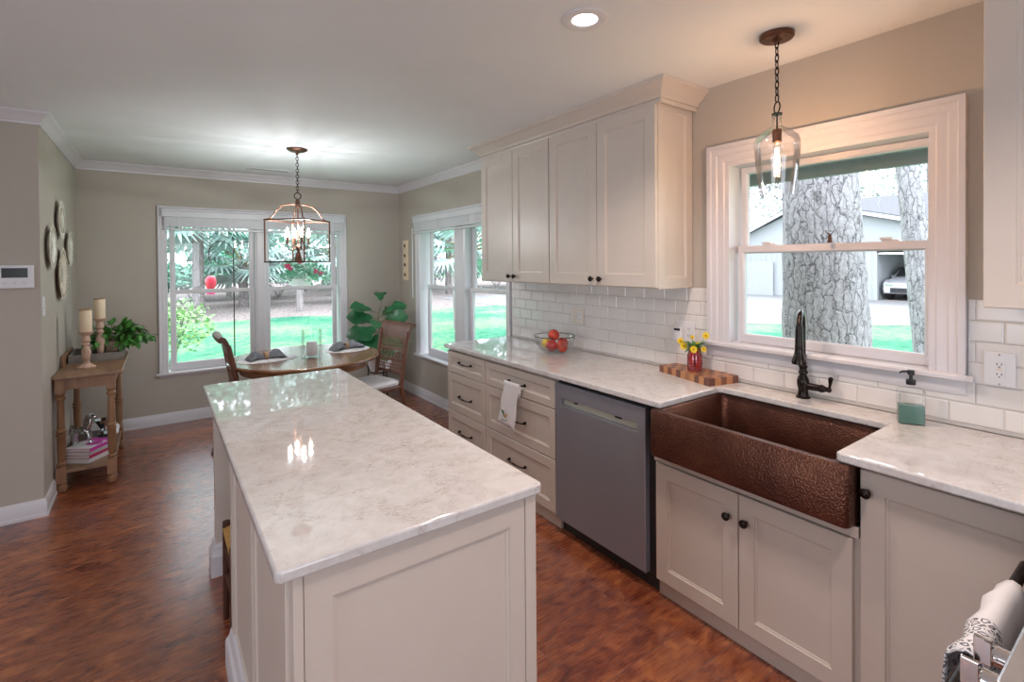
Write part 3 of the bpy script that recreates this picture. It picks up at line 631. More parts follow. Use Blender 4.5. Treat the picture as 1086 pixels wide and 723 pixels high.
def make_chair(label):
    """faces +Y locally, base at origin"""
    r = thing('dining_chair', label, 'chair', (0, 0, 0), 0, 'chairs at the round dining table')
    hw = .20
    for s in (-1, 1):
        MB().tube([(s*.185, -.335, 0), (s*.185, -.325, .05), (s*.19, -.235, .22), (s*.195, -.185, .44), (s*.20, -.20, .60), (s*.205, -.235, .80), (s*.205, -.262, .93)], [.024, .017, .019, .021, .020, .019, .018], 10, sq=.8).build('rear_leg', M['chairwood'], r, smooth=50)
        MB().lathe([(.010, 0), (.022, .01), (.024, .03), (.014, .05), (.016, .07), (.022, .16), (.016, .20), (.024, .23), (.024, .26), (.017, .29), (.022, .36), (.024, .43)], (s*.20, .19, 0), 14).build('front_leg', M['chairwood'], r, smooth=50)
    st = MB()
    for s in (-1, 1): st.cyl((s*.19, -.240, .20), (s*.20, .19, .20), .010, n=10)
    st.cyl((-.20, .0, .20), (.20, .0, .20), .010, n=10); st.build('stretcher', M['chairwood'], r)
    MB().prism([(-.205, -.20), (.205, -.20), (.235, .20), (.20, .225), (-.20, .225), (-.235, .20)], .425, .458).build('seat', M['chairwood'], r, bevel=.008, smooth=40)
    mb = MB(); rg = []
    for z, k in ((.459, .96), (.470, 1.0), (.490, 1.0), (.503, .9), (.508, .6), (.509, .2)):
        rg.append([(x*k+random.uniform(-.003, .003), y*k, z+(random.uniform(-.004, .004) if z > .48 else 0)) for x, y, _ in rrect(-.205, .205, -.175, .20, 0, .05, 6)])
    mb.rings(rg).build('seat_cushion', M['white_cloth'], r, smooth=60)
    # crest rail with rolled top
    def bk(z): # y of the back plane at height z
        return -.185 - (max(0, z-.44))*.155
    cr = MB(); n = 14
    rings = []
    for i in range(n+1):
        x = -.225+.45*i/n; bow = -.010*(1-(x/.225)**2)
        prof = [(.005, .86), (-.012, .86), (-.018, .92), (-.034, .955), (-.058, .955), (-.066, .972), (-.058, .992), (-.036, 1.002), (-.012, .992), (.002, .96), (.008, .92)]
        rings.append([(x, bk(z)+py+bow, z) for py, z in prof])
    cr.rings(rings).build('crest_rail', M['chairwood'], r, smooth=50)
    wv = MB()
    def pt(x, z): return (x, bk(z)+.0-.004, z)
    for z in (.56, .655, .665, .755, .765, .85): wv.cyl(pt(-.195, z), pt(.195, z), .006, n=6)
    for k in range(17):
        x = -.184+.023*k
        wv.cyl(pt(x, .56), pt(x, .655), .0035, n=5); wv.cyl(pt(x, .765), pt(x, .85), .0035, n=5)
    for k in range(8):
        x0 = -.19+.0475*k
        wv.cyl(pt(x0, .665), pt(x0+.0475, .755), .004, n=5); wv.cyl(pt(x0+.0475, .665), pt(x0, .755), .004, n=5)
    for z in (.59, .615, .79, .815):
        for k in range(33):
            x = -.184+.0115*k
        wv.cyl(pt(-.19, z), pt(.19, z), .004, n=5)
    wv.build('woven_back', M['cane'], r, smooth=50)
    MB().tube([pt(-.2, .55), pt(0, .545), pt(.2, .55)], .016, 8, sq=.7).build('lower_rail', M['chairwood'], r, smooth=50)
    sk_ = MB()
    for k in range(13): sk_.cyl((-.19+.0317*k, .205, .33), (-.19+.0317*k, .205, .425), .003, n=5)
    sk_.cyl((-.2, .205, .33), (.2, .205, .33), .006, n=6).build('woven_skirt', M['cane'], r, smooth=50)
    return r
ch = make_chair('rolled-back wooden dining chair left of the round table, seen from its side')
ch.location = (.70, 4.55, 0); ch.rotation_euler = (0, 0, R(-90))
c2 = copy_tree(ch); c2['label'] = 'woven-back wooden dining chair right of the round table, near the window'
c2.location = (1.55, 4.36, 0); c2.rotation_euler = (0, 0, R(90+13))

def oval(mb, cx, cy, z, rx, ry, rz, h=.004, n=40):
    rg = []
    for k, dz in ((.98, 0), (1, h*.5), (.98, h), (.02, h)):
        ring = []
        for j in range(n):
            a = 2*pi*j/n; s = 1+.012*sin(a*20) if k > .5 else 1
            x, y = rx*k*s*cos(a), ry*k*s*sin(a); ring.append((cx+x*cos(rz)-y*sin(rz), cy+x*sin(rz)+y*cos(rz), z+dz))
        rg.append(ring)
    mb.rings(rg)
for (px, py, rx, ry, rz, lb) in ((.745, 4.56, .235, .165, R(8), 'white oval woven placemat on the left side of the dining table'), (1.43, 4.62, .20, .16, R(10), 'white oval woven placemat on the window-corner side of the dining table')):
    mb = MB(); oval(mb, px, py, .7572, rx, ry, rz); tag(mb.build('placemat', M['white_cloth'], smooth=40), lb, 'placemat', 'white placemats on the dining table')
def napkin(px, py, rz, lb, seed):
    random.seed(seed)
    r = thing('napkin', lb, 'napkin', (px, py, .762), rz, 'grey napkins on the placemats')
    mb = MB()
    for s in (-1, 1):
        rings = []
        for i in range(9):
            t = i/8; wd = .022+.062*t**.8*(1 if t < .9 else .9); ht = .028+.050*sin(pi*min(1, t*1.05))*(1-.3*t)+.008*sin(t*9+seed)
            if i == 8: wd *= .8; ht = .012
            ring = []
            for j in range(16):
                a = 2*pi*j/16; fold = 1+.22*sin(a*4+t*5+seed)*t
                y = wd*cos(a)*fold; z = max(0, ht*(.5+.5*sin(a)*fold))
                ring.append((s*(.012+.135*t), y+.01*sin(t*4), z))
            rings.append(ring)
        mb.rings(rings)
    mb.build('folded_cloth', M['grey_cloth'], r, smooth=60)
    rg = [[(x, .027*k*cos(2*pi*j/16), .026+.026*k*sin(2*pi*j/16)) for j in range(16)] for x, k in ((-.016, 1), (-.012, 1.15), (.012, 1.15), (.016, 1), (.012, .9), (-.012, .9))]
    lab(MB().rings(rg, closed=True).build('napkin_ring', M['rope'], r, smooth=50), 'beige napkin ring')
napkin(.735, 4.57, R(8), 'dark grey bunched napkin on the left placemat, held by a ring', 3)
napkin(1.42, 4.63, R(12), 'grey patterned napkin on the right placemat, held by a ring', 5)
r = thing('hurricane_vase', 'clear glass cylinder vase holding a white candle on the dining table', 'vase', (1.07, 4.45, .7572))
MB().lathe([(.080, 0), (.083, .004), (.083, .235), (.080, .237), (.079, .232), (.079, .012), (.02, .008)], n=32, caps=True).build('glass_cylinder', M['clear'], r, smooth=50)
cnd = MB().lathe([(.042, .0125), (.044, .016), (.044, .125), (.040, .13), (.01, .127)], (.012, 0, 0), n=20).build('pillar_candle', M['pot'], None, loc=(1.082, 4.45, .7572), smooth=50)
cnd.location = (1.07, 4.45, .7572); cnd.data.transform(Matrix.Translation((1.082-.0, 4.45, .7572)))
cnd.data.transform(Matrix.Translation((-.012, 0, 0))); tag(cnd, 'white pillar candle inside the clear glass vase', 'candle'); cnd.name = 'pillar_candle'

# ------------------------------------------------------------------ chandelier
def chain(mb, x, y, z0, z1, n, a=.011, b=.019, r=.0028):
    for k in range(n):
        zc = z0+(z1-z0)*(k+.5)/n; h = abs(z1-z0)/n*.66
        pts = []
        for j in range(14):
            t = 2*pi*j/14; u = a*cos(t); v = h*sin(t)
            pts.append((x+(u if k % 2 else u*.35), y+(0 if k % 2 else u*.9), zc+v))
        mb.tube(pts, r, 6, closed=True)
chx, chy = .953, 4.369
r = thing('lantern_chandelier', 'square open-cage bronze chandelier with four candle bulbs over the dining table', 'chandelier', (chx, chy, 1.57))
MB().lathe([(.082, CE-.001), (.080, CE-.010), (.06, CE-.022), (.03, CE-.028), (.012, CE-.034), (.008, CE-.05)], (chx, chy, 0), 28).build('canopy', M['brown_bronze'], r, world=True, smooth=40)
mb = MB(); chain(mb, chx, chy, 2.135, CE-.045, 13); mb.build('chain', M['bronze'], r, world=True, smooth=50)
ring = [(chx+.026*cos(a_), chy, 2.108+.026*sin(a_)) for a_ in [2*pi*k/20 for k in range(20)]]
MB().tube(ring, .004, 8, closed=True).build('ring', M['bronze'], r, world=True, smooth=50)
rot = math.atan2(-chx, chy)+R(10); RC = .249
cor = [(chx+RC*cos(rot+k*pi/2), chy+RC*sin(rot+k*pi/2)) for k in range(4)]
zb, zt = 1.568, 1.905
cg = MB()
for k in range(4):
    a, b = cor[k], cor[(k+1) % 4]
    for z in (zb, zt):
        m = Vector(((a[0]+b[0])/2, (a[1]+b[1])/2, z)); d = Vector((b[0]-a[0], b[1]-a[1], 0)); cg.obox(m, (d.length/2+.006, .0055, .0055), math.atan2(d.y, d.x))
    cg.obox((a[0], a[1], (zb+zt)/2), (.0055, .0055, (zt-zb)/2+.0055), rot)
cg.build('cage', M['brown_bronze'], r, world=True, smooth=0)
ar = MB()
for k in range(4):
    a, b = cor[k], cor[k]
    dx_, dy_ = (a[0]-chx)/RC, (a[1]-chy)/RC
    pts = [(chx+dx_*q, chy+dy_*q, z) for q, z in ((.249, zt), (.21, 1.915), (.185, 1.945), (.155, 1.99), (.115, 2.025), (.06, 2.038), (.008, 2.04))]
    ar.tube(pts, .0055, 8)
ar.lathe([(.006, 2.085), (.016, 2.07), (.018, 2.05), (.02, 2.035), (.012, 2.015), (.006, 2.0)], (chx, chy, 0), 16)
ar.build('scroll_arms', M['brown_bronze'], r, world=True, smooth=50)
MB().lathe([(.006, 2.0), (.0055, 1.72), (.012, 1.705), (.022, 1.695), (.022, 1.68), (.010, 1.67), (.010, 1.655), (.016, 1.64), (.026, 1.60), (.030, 1.585), (.030, 1.575), (.01, 1.57)], (chx, chy, 0), 20).build('centre_stem', M['brown_bronze'], r, world=True, smooth=40)
for k in range(4):
    a = math.atan2(-chx, chy)+R(18)+k*pi/2; ca, sa = cos(a), sin(a)
    arm = MB(); pts = [(chx+ca*q, chy+sa*q, z) for q, z in ((.015, 1.69), (.04, 1.665), (.07, 1.668), (.082, 1.69), (.083, 1.715))]
    arm.tube(pts, .004, 8); bx_, by_ = chx+.083*ca, chy+.083*sa
    arm.lathe([(.008, 1.712), (.014, 1.716), (.014, 1.722), (.0095, 1.724), (.0095, 1.768), (.005, 1.77)], (bx_, by_, 0), 14)
    arm = arm.build('candle_arm', M['brown_bronze'], r, world=True, smooth=50)
    l = bpy.data.lights.new('candle_bulb_light', 'POINT'); l.energy = 6.5; l.color = (.94, .97, 1); l.shadow_soft_size = .010
    lo = bpy.data.objects.new('candle_bulb_light', l); C.objects.link(lo); lo.location = (bx_, by_, 1.860)
    MB().lathe([(.006, 1.770), (.010, 1.778), (.014, 1.795), (.013, 1.812), (.008, 1.830), (.0015, 1.848)], (bx_, by_, 0), 14).build('bulb', M['candleflame'], arm, world=True, smooth=60)

# ------------------------------------------------------------------ pendant over the sink
px_, py_ = 2.125, 1.058
r = thing('pendant_lamp', 'clear glass jug pendant with glowing filament bulb above the sink', 'lamp', (px_, py_, 1.815))
MB().lathe([(.066, CE-.001), (.066, CE-.016), (.060, CE-.022), (.02, CE-.024), (.010, CE-.036)], (px_, py_, 0), 28).build('canopy', M['brown_bronze'], r, world=True, smooth=40)
mb = MB(); chain(mb, px_, py_, 2.215, CE-.03, 9, .009, r=.0026); mb.build('chain', M['bronze'], r, world=True, smooth=50)
MB().tube([(px_+.024*cos(t)*.6, py_+.024*cos(t)*.8, 2.190+.024*sin(t)) for t in [2*pi*k/20 for k in range(20)]], .003, 8, closed=True).build('ring', M['bronze'], r, world=True, smooth=50)
MB().lathe([(.020, 2.158), (.021, 2.164), (.014, 2.168), (.004, 2.17)], (px_, py_, 0), 18).lathe([(.003, 2.16), (.003, 2.09)], (px_, py_, 0), 8).build('cap', M['bronze'], r, world=True, smooth=40)
MB().lathe([(.005, 2.10), (.018, 2.098), (.019, 2.09), (.017, 2.06), (.018, 2.058), (.018, 2.045), (.010, 2.043)], (px_, py_, 0), 18).build('socket', M['brown_bronze'], r, world=True, smooth=40)
MB().lathe([(.018, 2.156), (.021, 2.152), (.017, 2.146), (.017, 2.118), (.024, 2.108), (.055, 2.088), (.078, 2.068), (.086, 2.050), (.087, 2.02), (.083, 1.96), (.076, 1.90), (.068, 1.835), (.067, 1.820), (.0645, 1.820), (.0655, 1.835), (.073, 1.90), (.080, 1.96), (.084, 2.02)], (px_, py_, 0), 40, caps=False).build('glass_shade', M['pendglass'], r, world=True, smooth=60)
bl = MB().lathe([(.010, 2.043), (.013, 2.03), (.016, 2.01), (.024, 1.975), (.026, 1.955), (.022, 1.932), (.012, 1.918), (.002, 1.914)], (px_, py_, 0), 20).build('bulb', M['clear'], r, world=True, smooth=60)
fl = MB()
for k in range(6):
    a = k*pi/3; fl.tube([(px_+.005*cos(a), py_+.005*sin(a), 2.02), (px_+.011*cos(a+.2), py_+.011*sin(a+.2), 1.945)], .0016, 5)
fl.build('filament', M['filament'], bl, world=True)

l = bpy.data.lights.new('pendant_bulb_light', 'POINT'); l.energy = 13; l.color = (1, .56, .30); l.shadow_soft_size = .012
o = bpy.data.objects.new('pendant_bulb_light', l); C.objects.link(o); o.location = (px_, py_, 1.965)
# downlight and vent
r = thing('recessed_downlight', 'round white recessed ceiling light, switched on', 'ceiling light', (1.37, 1.42, 2.48))
MB().lathe([(.092, CE-.0005), (.092, CE-.004), (.082, CE-.008), (.066, CE-.009), (.050, CE-.004), (.050, CE-.0005)], (1.37, 1.42, 0), 36, caps=False).build('trim_ring', M['plastic'], r, world=True, smooth=40)
MB().lathe([(.0498, CE-.001), (.0498, CE-.003), (.01, CE-.0035)], (1.37, 1.42, 0), 32).build('lens', M['downglow'], r, world=True, smooth=40)
r = thing('ceiling_vent', 'white slatted air vent in the ceiling before the back window', 'vent', (.93, 5.48, CE-.008))
mb = MB(); T = lambda u, v, w_: (u, v, CE-w_)
mb.nested(T, [(.74, 1.13, 5.42, 5.55, .001), (.74, 1.13, 5.42, 5.55, .006), (.76, 1.11, 5.44, 5.53, .008), (.765, 1.105, 5.445, 5.525, .002)], cap1=False).build('frame', M['plastic'], r, world=True, smooth=0)
mb = MB()
for k in range(6): mb.obox((.935, 5.455+.0125*k, CE-.005), (.17, .004, .0012), M=Matrix.Rotation(R(35), 3, 'X'))
mb.build('slats', M['soffit'], r, world=True, smooth=0)

# ------------------------------------------------------------------ counter things
# cutting board
Fv = Vector((2.262, 1.467)); dl = Vector((.234, .972)); dp = Vector((.972, -.234)); LB, WB = .385, .195
bc = Fv+dl*LB/2+dp*WB/2
random.seed(19); q = MB(); nxb, nyb = 5, 11
for i_ in range(nxb):
    for j_ in range(nyb):
        x0_, y0_ = -WB/2+WB*i_/nxb, -LB/2+LB*j_/nyb
        q.box(x0_, x0_+WB/nxb, y0_, y0_+LB/nyb, 0, .038, (0 if (i_+j_) % 2 else random.choice((1, 2, 3, 1))))
bo = q.build('cutting_board', [M['bw0'], M['bw1'], M['bw2'], M['bw3']], smooth=0, loc=(0, 0, 0))
bo.location = (bc.x, bc.y, .9155); bo.rotation_euler = (0, 0, math.atan2(-.234, .972)); tag(bo, 'striped end-grain butcher block cutting board under the flower jar', 'cutting board')
# jar with flowers
jx, jy, jz = 2.372, 1.625, .954
r = thing('mason_jar', 'small pink-red glass mason jar standing on the cutting board', 'jar', (jx, jy, jz))
MB().lathe([(.030, 0), (.037, .004), (.038, .012), (.038, .085), (.034, .097), (.030, .102), (.030, .106), (.0325, .108), (.0325, .122), (.029, .124), (.028, .110), (.036, .085), (.036, .012), (.01, .008)], n=24).build('glass_body', M['redglass'], r, smooth=50)
lb_ = MB()
for j in range(11):
    for i, (dx_, dz_) in enumerate(((0, .03), (0, .045), (0, .06))):
        a = R(200+14*j); lb_.ball((.038*cos(a), .038*sin(a), dz_), .0035, 6)
lb_.build('embossing', M['redglass'], r, smooth=60)
fb = thing('flower_bunch', 'yellow daisies with green leaves standing in the pink jar', 'flowers', (jx, jy, jz+.02))
random.seed(4)
heads = [(-.02, .075, .135, .020), (.03, .035, .155, .013), (.02, -.055, .175, .022), (-.045, .035, .115, .024), (-.045, -.025, .105, .022), (-.03, -.075, .11, .017), (.03, .0, .12, .015)]
for (hx_, hy_, hz_, hr) in heads:
    q = MB(); q.tube([(0, 0, 0), (hx_*.3, hy_*.3, hz_*.6), (hx_, hy_, hz_)], .0013, 5); s = q.build('stem', M['leaf'], fb)
    q = MB(); up = (Vector((hx_-.35, hy_-.5, hz_*.5))).normalized(); X = up.cross(Vector((0, 0, 1))).normalized(); Y = up.cross(X); c = Vector((hx_, hy_, hz_))
    for k in range(13):
        a = 2*pi*k/13; d = X*cos(a)+Y*sin(a); e = up.cross(d)*hr*.24
        q.add([c, c+d*hr*.6+e+up*.003, c+d*hr+up*.001, c+d*hr*.6-e+up*.003], [(0, 1, 2, 3)])
    q.build('petals', M['petal'], s, recalc=False, smooth=0); MB().ball(c+up*.002, hr*.26, 8).build('flower_centre', M['pollen'], s)
q = MB()
def leafq(q, p, d, up, ln, wd, seg=3, droop=.3, mi=0):
    d = Vector(d).normalized(); sd = d.cross(Vector(up)).normalized(); n_ = sd.cross(d).normalized(); vs_ = []; p = Vector(p)
    prof = [0.05, .75, 1, .72, .03] if seg == 4 else [.05, 1, .85, .03]
    k = len(prof)
    for i, w_ in enumerate(prof):
        t = i/(k-1); c = p+d*ln*t-n_*droop*ln*t*t
        vs_ += [c+sd*wd*w_*.5+n_*wd*.12*w_, c, c-sd*wd*w_*.5+n_*wd*.12*w_]
    fs = []
    for i in range(k-1):
        a = i*3; fs += [(a, a+1, a+4, a+3), (a+1, a+2, a+5, a+4)]
    q.add(vs_, fs, mi)
for k in range(64):
    a = random.uniform(0, 2*pi); e = random.uniform(.1, 1.4); leafq(q, (.012*cos(a), .012*sin(a), .095+random.uniform(0, .02)), (cos(a), sin(a), e), (0, 0, 1), random.uniform(.035, .07), .014, 3, .4)
q.build('leaves', M['leaf'], fb, recalc=False, smooth=60)

# soap dispenser
r = thing('soap_dispenser', 'square glass soap bottle with black pump and green soap beside the window sill', 'soap dispenser', (2.372, .672, .9155), R(27))
MB().rings([rrect(-.024, .024, -.040, .040, 0, .004, 2), rrect(-.026, .026, -.042, .042, .003, .005, 2), rrect(-.026, .026, -.042, .042, .128, .006, 2), rrect(-.020, .020, -.034, .034, .137, .006, 2), rrect(-.012, .012, -.012, .012, .139, .0119, 2), rrect(-.012, .012, -.012, .012, .150, .0119, 2)], caps=True).build('bottle', M['clear'], r, smooth=40)
MB().rings([rrect(-.023, .023, -.039, .039, .004, .004, 2), rrect(-.023, .023, -.039, .039, .072, .004, 2)]).build('soap', M['soap'], r, smooth=30)
MB().lathe([(.015, .150), (.016, .152), (.016, .168), (.013, .170), (.006, .172), (.006, .186), (.011, .188), (.012, .204), (.009, .207)], n=20).tube([(0, .005, .200), (-.010, .030, .200), (-.013, .038, .194)], [.005, .004, .003], 8).build('pump', M['black'], r, smooth=40)

# fruit bowl
bx, by = 2.275, 2.68
r = thing('glass_bowl', 'clear glass fruit bowl with dark rim on the left worktop', 'bowl', (bx, by, .9155))
MB().lathe([(.05, 0), (.075, .003), (.105, .022), (.128, .055), (.141, .095), (.145, .116), (.142, .116), (.125, .056), (.10, .025), (.03, .006)], n=48, caps=True).build('bowl_body', M['clear'], r, smooth=50)
MB().tube([(.1445*cos(2*pi*k/48), .1445*sin(2*pi*k/48), .117) for k in range(48)], .0026, 6, closed=True).build('rim', M['bronze'], r, smooth=50)
def apple(x, y, z, rr, mat, lb, tilt):
    t = thing('apple', lb, 'apple', (x, y, z), 0, 'apples in the glass bowl'); prof = []
    for i in range(15):
        a = pi*i/14; rad = rr*(sin(a)**.85 if 0 < i < 14 else .02)*(1+.06*cos(a)); zz = -rr*.93*cos(a)+(-.18*rr*math.exp(-(a-pi)**2*9) + .10*rr*math.exp(-a*a*12)); prof.append((max(rad, .0008), zz))
    b = MB().lathe(prof, n=24).build('flesh', mat, t, smooth=60); MB().tube([(0, 0, rr*.68), (.002, .001, rr*.95), (.006, 0, rr*1.12)], .0015, 6).build('stem', M['stem'], t)
    t.rotation_euler = tilt
apple(2.235, 2.665, .9155+.052, .041, M['red'], 'deep red apple at the bottom front of the glass bowl', (R(25), R(-35), 0))
apple(2.270, 2.595, .9155+.053, .040, M['redA'], 'orange-red streaked apple at the right of the glass bowl', (R(30), R(-20), 1))
apple(2.262, 2.672, .9155+.124, .040, M['redA'], 'streaked red apple on top of the fruit pile', (R(-10), R(-25), 2))
apple(2.335, 2.66, .9155+.064, .039, M['red'], 'red apple at the back of the glass bowl, mostly hidden', (R(15), R(20), .5))
tag(MB().ball((2.262, 2.752, .9155+.055), .037, 18, (1, 1.12, .97)).build('lemon', M['yellow'], smooth=60), 'yellow lemon at the left of the glass bowl', 'lemon')

# towel on the drawer handle
random.seed(2)
tw = thing('dish_towel', 'white embroidered dish towel hanging over a drawer handle', 'towel', (1.82, 2.58, .50))
mb = MB(); nx, nz = 9, 20
path = [(1.832, .70), (1.834, .74), (1.835, .768), (1.832, .784), (1.826, .789), (1.820, .784), (1.818, .77)]
path += [(1.820-.001*k, .755-.0225*k) for k in range(0, 12)]
rings = []
for (x, z) in path:
    t = max(0, (.78-z)/.28) if x < 1.828 else 0
    rings.append([(x-.004*sin(j*1.5+t*2)*t+.002, 2.655-.16*j/nx+.055*t*(1-.35*j/nx)+.004*sin(z*40), z-.012*t*j/nx) for j in range(nx+1)])
vs_ = [p for r_0 in rings for p in r_0]; fs = [(i*(nx+1)+j, i*(nx+1)+j+1, (i+1)*(nx+1)+j+1, (i+1)*(nx+1)+j) for i in range(len(rings)-1) for j in range(nx)]
o = mb.add(vs_, fs).build('cloth', M['white_cloth'], tw, world=True, smooth=60, recalc=False); sm = o.modifiers.new('thick', 'SOLIDIFY'); sm.thickness = .003; sm.offset = 1
em = MB()
ec = (1.805, 2.625, .565)
em.ball(ec, .016, 10, (.15, 1, .55)); em.ball((1.8045, 2.605, .578), .008, 8, (.2, 1, 1)); em.build('embroidered_bird', M['rush'], tw, world=True, smooth=60)
em = MB()
for a in (-.5, -.2, .1, .4, .8): em.tube([(1.805, 2.635, .565), (1.8045, 2.645+.02*a, .59+.01*a), (1.804, 2.65+.03*a, .60)], .0015, 5)
em.tube([(1.804, 2.60, .545), (1.804, 2.625, .535), (1.804, 2.66, .54)], .002, 5); em.build('embroidered_twig', M['figleaf'], tw, world=True)

# outlets
def plate(name, label, cat, T, u0, u1, v0, v1, w0, mat):
    r = thing(name, label, cat, T((u0+u1)/2, v0, w0))
    MB().nested(T, [(u0, u1, v0, v1, w0), (u0, u1, v0, v1, w0+.004), (u0+.004, u1-.004, v0+.004, v1-.004, w0+.006)]).build('cover_plate', mat, r, world=True, smooth=0)
    return r
def receptacle(r, T, uc, vc, w0, gfci=False):
    s = MB().nested(T, [(uc-.0165, uc+.0165, vc-.033, vc+.033, w0), (uc-.0165, uc+.0165, vc-.033, vc+.033, w0+.0015)]).build('receptacle', M['plastic'], r, world=True, smooth=0)
    q = MB()
    for dv in (-.017, .019):
        for du in (-.006, .006): q.nested(T, [(uc+du-.0012, uc+du+.0012, vc+dv-.004, vc+dv+.004, w0+.0015), (uc+du-.0012, uc+du+.0012, vc+dv-.004, vc+dv+.004, w0+.002)])
        q.nested(T, [(uc-.002, uc+.002, vc+dv-.012, vc+dv-.008, w0+.0015), (uc-.002, uc+.002, vc+dv-.012, vc+dv-.008, w0+.002)])
    q.build('slots', M['black'], s, world=True, smooth=0)
    if gfci: MB().nested(T, [(uc-.006, uc+.006, vc-.004, vc+.006, w0+.0015), (uc-.005, uc+.005, vc-.003, vc+.005, w0+.003)]).build('test_button', M['almond'], s, world=True, smooth=0)
r = plate('wall_outlet', 'white electrical outlet on the tiles right of the kitchen window', 'outlet', TR, .398, .482, 1.090, 1.212, .009, M['plastic']); receptacle(r, TR, .440, 1.151, .015, True)
q = MB()
for v in (1.098, 1.204): q.ball(TR(.44, v, .015), .003, 8)
q.build('screws', M['steel_light'], r, world=True)
r = plate('wall_outlet', 'almond double outlet and switch plate on the tiles above the fruit bowl', 'outlet', TR, 2.585, 2.715, 1.10, 1.215, .009, M['almond']); receptacle(r, TR, 2.627, 1.157, .015)
MB().nested(TR, [(2.657, 2.690, 1.124, 1.190, .015), (2.657, 2.690, 1.124, 1.190, .0165), (2.660, 2.687, 1.155, 1.187, .019)]).build('rocker_switch', M['almond'], r, world=True, smooth=0)
r = plate('wall_outlet', 'pale outlet plate on the tiles behind the yellow flowers', 'outlet', TR, 1.690, 1.805, 1.085, 1.205, .009, M['plastic']); receptacle(r, TR, 1.725, 1.145, .015)
r = thing('plug_in_night_light', 'small white plug-in device on the outlet left of the yellow flowers', 'night light', TR(1.785, 1.08, .016))
MB().nested(TR, [(1.757, 1.813, 1.088, 1.172, .016), (1.757, 1.813, 1.088, 1.172, .036), (1.763, 1.807, 1.094, 1.166, .042)]).build('housing', M['plastic'], r, world=True, smooth=0, bevel=.004)
MB().nested(TR, [(1.765, 1.805, 1.150, 1.163, .042), (1.765, 1.805, 1.150, 1.163, .044)]).build('sensor_window', M['screen'], r, world=True, smooth=0)
r = plate('light_switch', 'white light switch on the side wall of the dining nook', 'switch', TLf, 4.225, 4.300, 1.235, 1.355, .0005, M['plastic'])
MB().nested(TLf, [(4.252, 4.272, 1.28, 1.31, .006), (4.255, 4.269, 1.285, 1.30, .014)]).build('toggle', M['plastic'], r, world=True, smooth=0)

# thermostat
r = thing('thermostat', 'white wall thermostat with a dark display on the hall wall', 'thermostat', TN(-.69, 1.41, .001))
MB().nested(TN, [(-.772, -.612, 1.415, 1.556, .001), (-.772, -.612, 1.415, 1.556, .020), (-.768, -.616, 1.419, 1.552, .024)]).build('housing', M['plastic'], r, world=True, smooth=0, bevel=.002)
MB().nested(TN, [(-.752, -.638, 1.480, 1.538, .0241), (-.752, -.638, 1.480, 1.538, .0255)]).build('display', M['screen'], r, world=True, smooth=0)
q = MB()
for u in (-.738, -.695, -.652): q.lathe([(.008, -.0241), (.008, -.027), (.002, -.028)], (u, YN, 1.448), 14, 'Y')
q.build('buttons', M['blind'], r, world=True, smooth=40)

# wooden strip with hooks on right wall
r = thing('wall_plaque', 'narrow cream vertical plaque with dark spots on the wall by the corner', 'plaque', TR(5.69, 1.34, .001))
MB().nested(TR, [(5.625, 5.755, 1.342, 1.826, .001), (5.625, 5.755, 1.342, 1.826, .018), (5.632, 5.748, 1.350, 1.818, .022)]).build('board', M['candle'], r, world=True, smooth=0)
q = MB()
for z in (1.41, 1.53, 1.64, 1.76):
    q.lathe([(.022, -.022), (.020, -.026), (.006, -.03)], (W, 5.69, z), 12, 'X')
q.build('round_inset', M['brown_bronze'], r, world=True, smooth=40)

# little ornament on the meeting rail of the kitchen window
r = thing('window_ornament', 'tiny metal figure with two prongs standing on the kitchen window rail', 'ornament', (2.518, 1.015, 1.629))
MB().lathe([(.012, 0), (.012, .006), (.008, .010), (.009, .020), (.006, .030), (.007, .036), (.002, .040)], n=12).build('body', M['brown_bronze'], r, smooth=40)
MB().tube([(0, 0, .036), (0, .012, .045), (0, .020, .058)], .002, 6).tube([(0, 0, .036), (0, -.012, .045), (0, -.020, .058)], .002, 6).build('prongs', M['brown_bronze'], r)

# ------------------------------------------------------------------ console table and its things
r = thing('console_table', 'honey pine console table with turned legs against the nook wall', 'table', (-.41, 4.98, 0))
MB().box(-.580, -.205, 4.505, 5.46, .778, .806).build('tabletop', M['pinetop'], r, world=True, smooth=30, bevel=.007)
q = MB()
q.box(-.565, -.55, 4.56, 5.40, .70, .7775); q.box(-.27, -.255, 4.56, 5.40, .70, .7775); q.box(-.545, -.273, 4.545, 4.56, .70, .7775); q.box(-.545, -.273, 5.395, 5.41, .70, .7775)
q.build('table_apron', M['pine'], r, world=True, smooth=0)
MB().box(-.560, -.258, 4.545, 5.415, .128, .152).build('lower_shelf', M['pinetop'], r, world=True, smooth=0, bevel=.003)
legp = [(.014, .0), (.026, .008), (.032, .030), (.030, .050), (.018, .062), (.022, .068)]
leg2 = [(.022, .172), (.016, .180), (.026, .190), (.026, .200), (.017, .208), (.021, .22), (.024, .30), (.024, .38), (.029, .388), (.029, .400), (.021, .405), (.029, .412), (.029, .424), (.022, .432), (.021, .50), (.019, .60), (.020, .628), (.028, .636), (.028, .650), (.018, .658), (.026, .668), (.022, .680)]
for lx in (-.545, -.275):
    for ly in (4.560, 5.400):
        q = MB(); q.lathe(legp, (lx, ly, 0), 18); q.box(lx-.027, lx+.027, ly-.027, ly+.027, .068, .172); q.lathe(leg2, (lx, ly, 0), 18); q.box(lx-.027, lx+.027, ly-.027, ly+.027, .680, .7775)
        q.build('leg', M['pine'], r, world=True, smooth=35)
MB().prism([(4.86, .8065), (5.45, .8065), (5.45, .87), (5.40, .885), (4.93, .885), (4.88, .875), (4.86, .85)], -.580, -.563, lambda a, b, h: (h, a, b)).build('back_rail', M['pine'], r, world=True, smooth=0, bevel=.003)
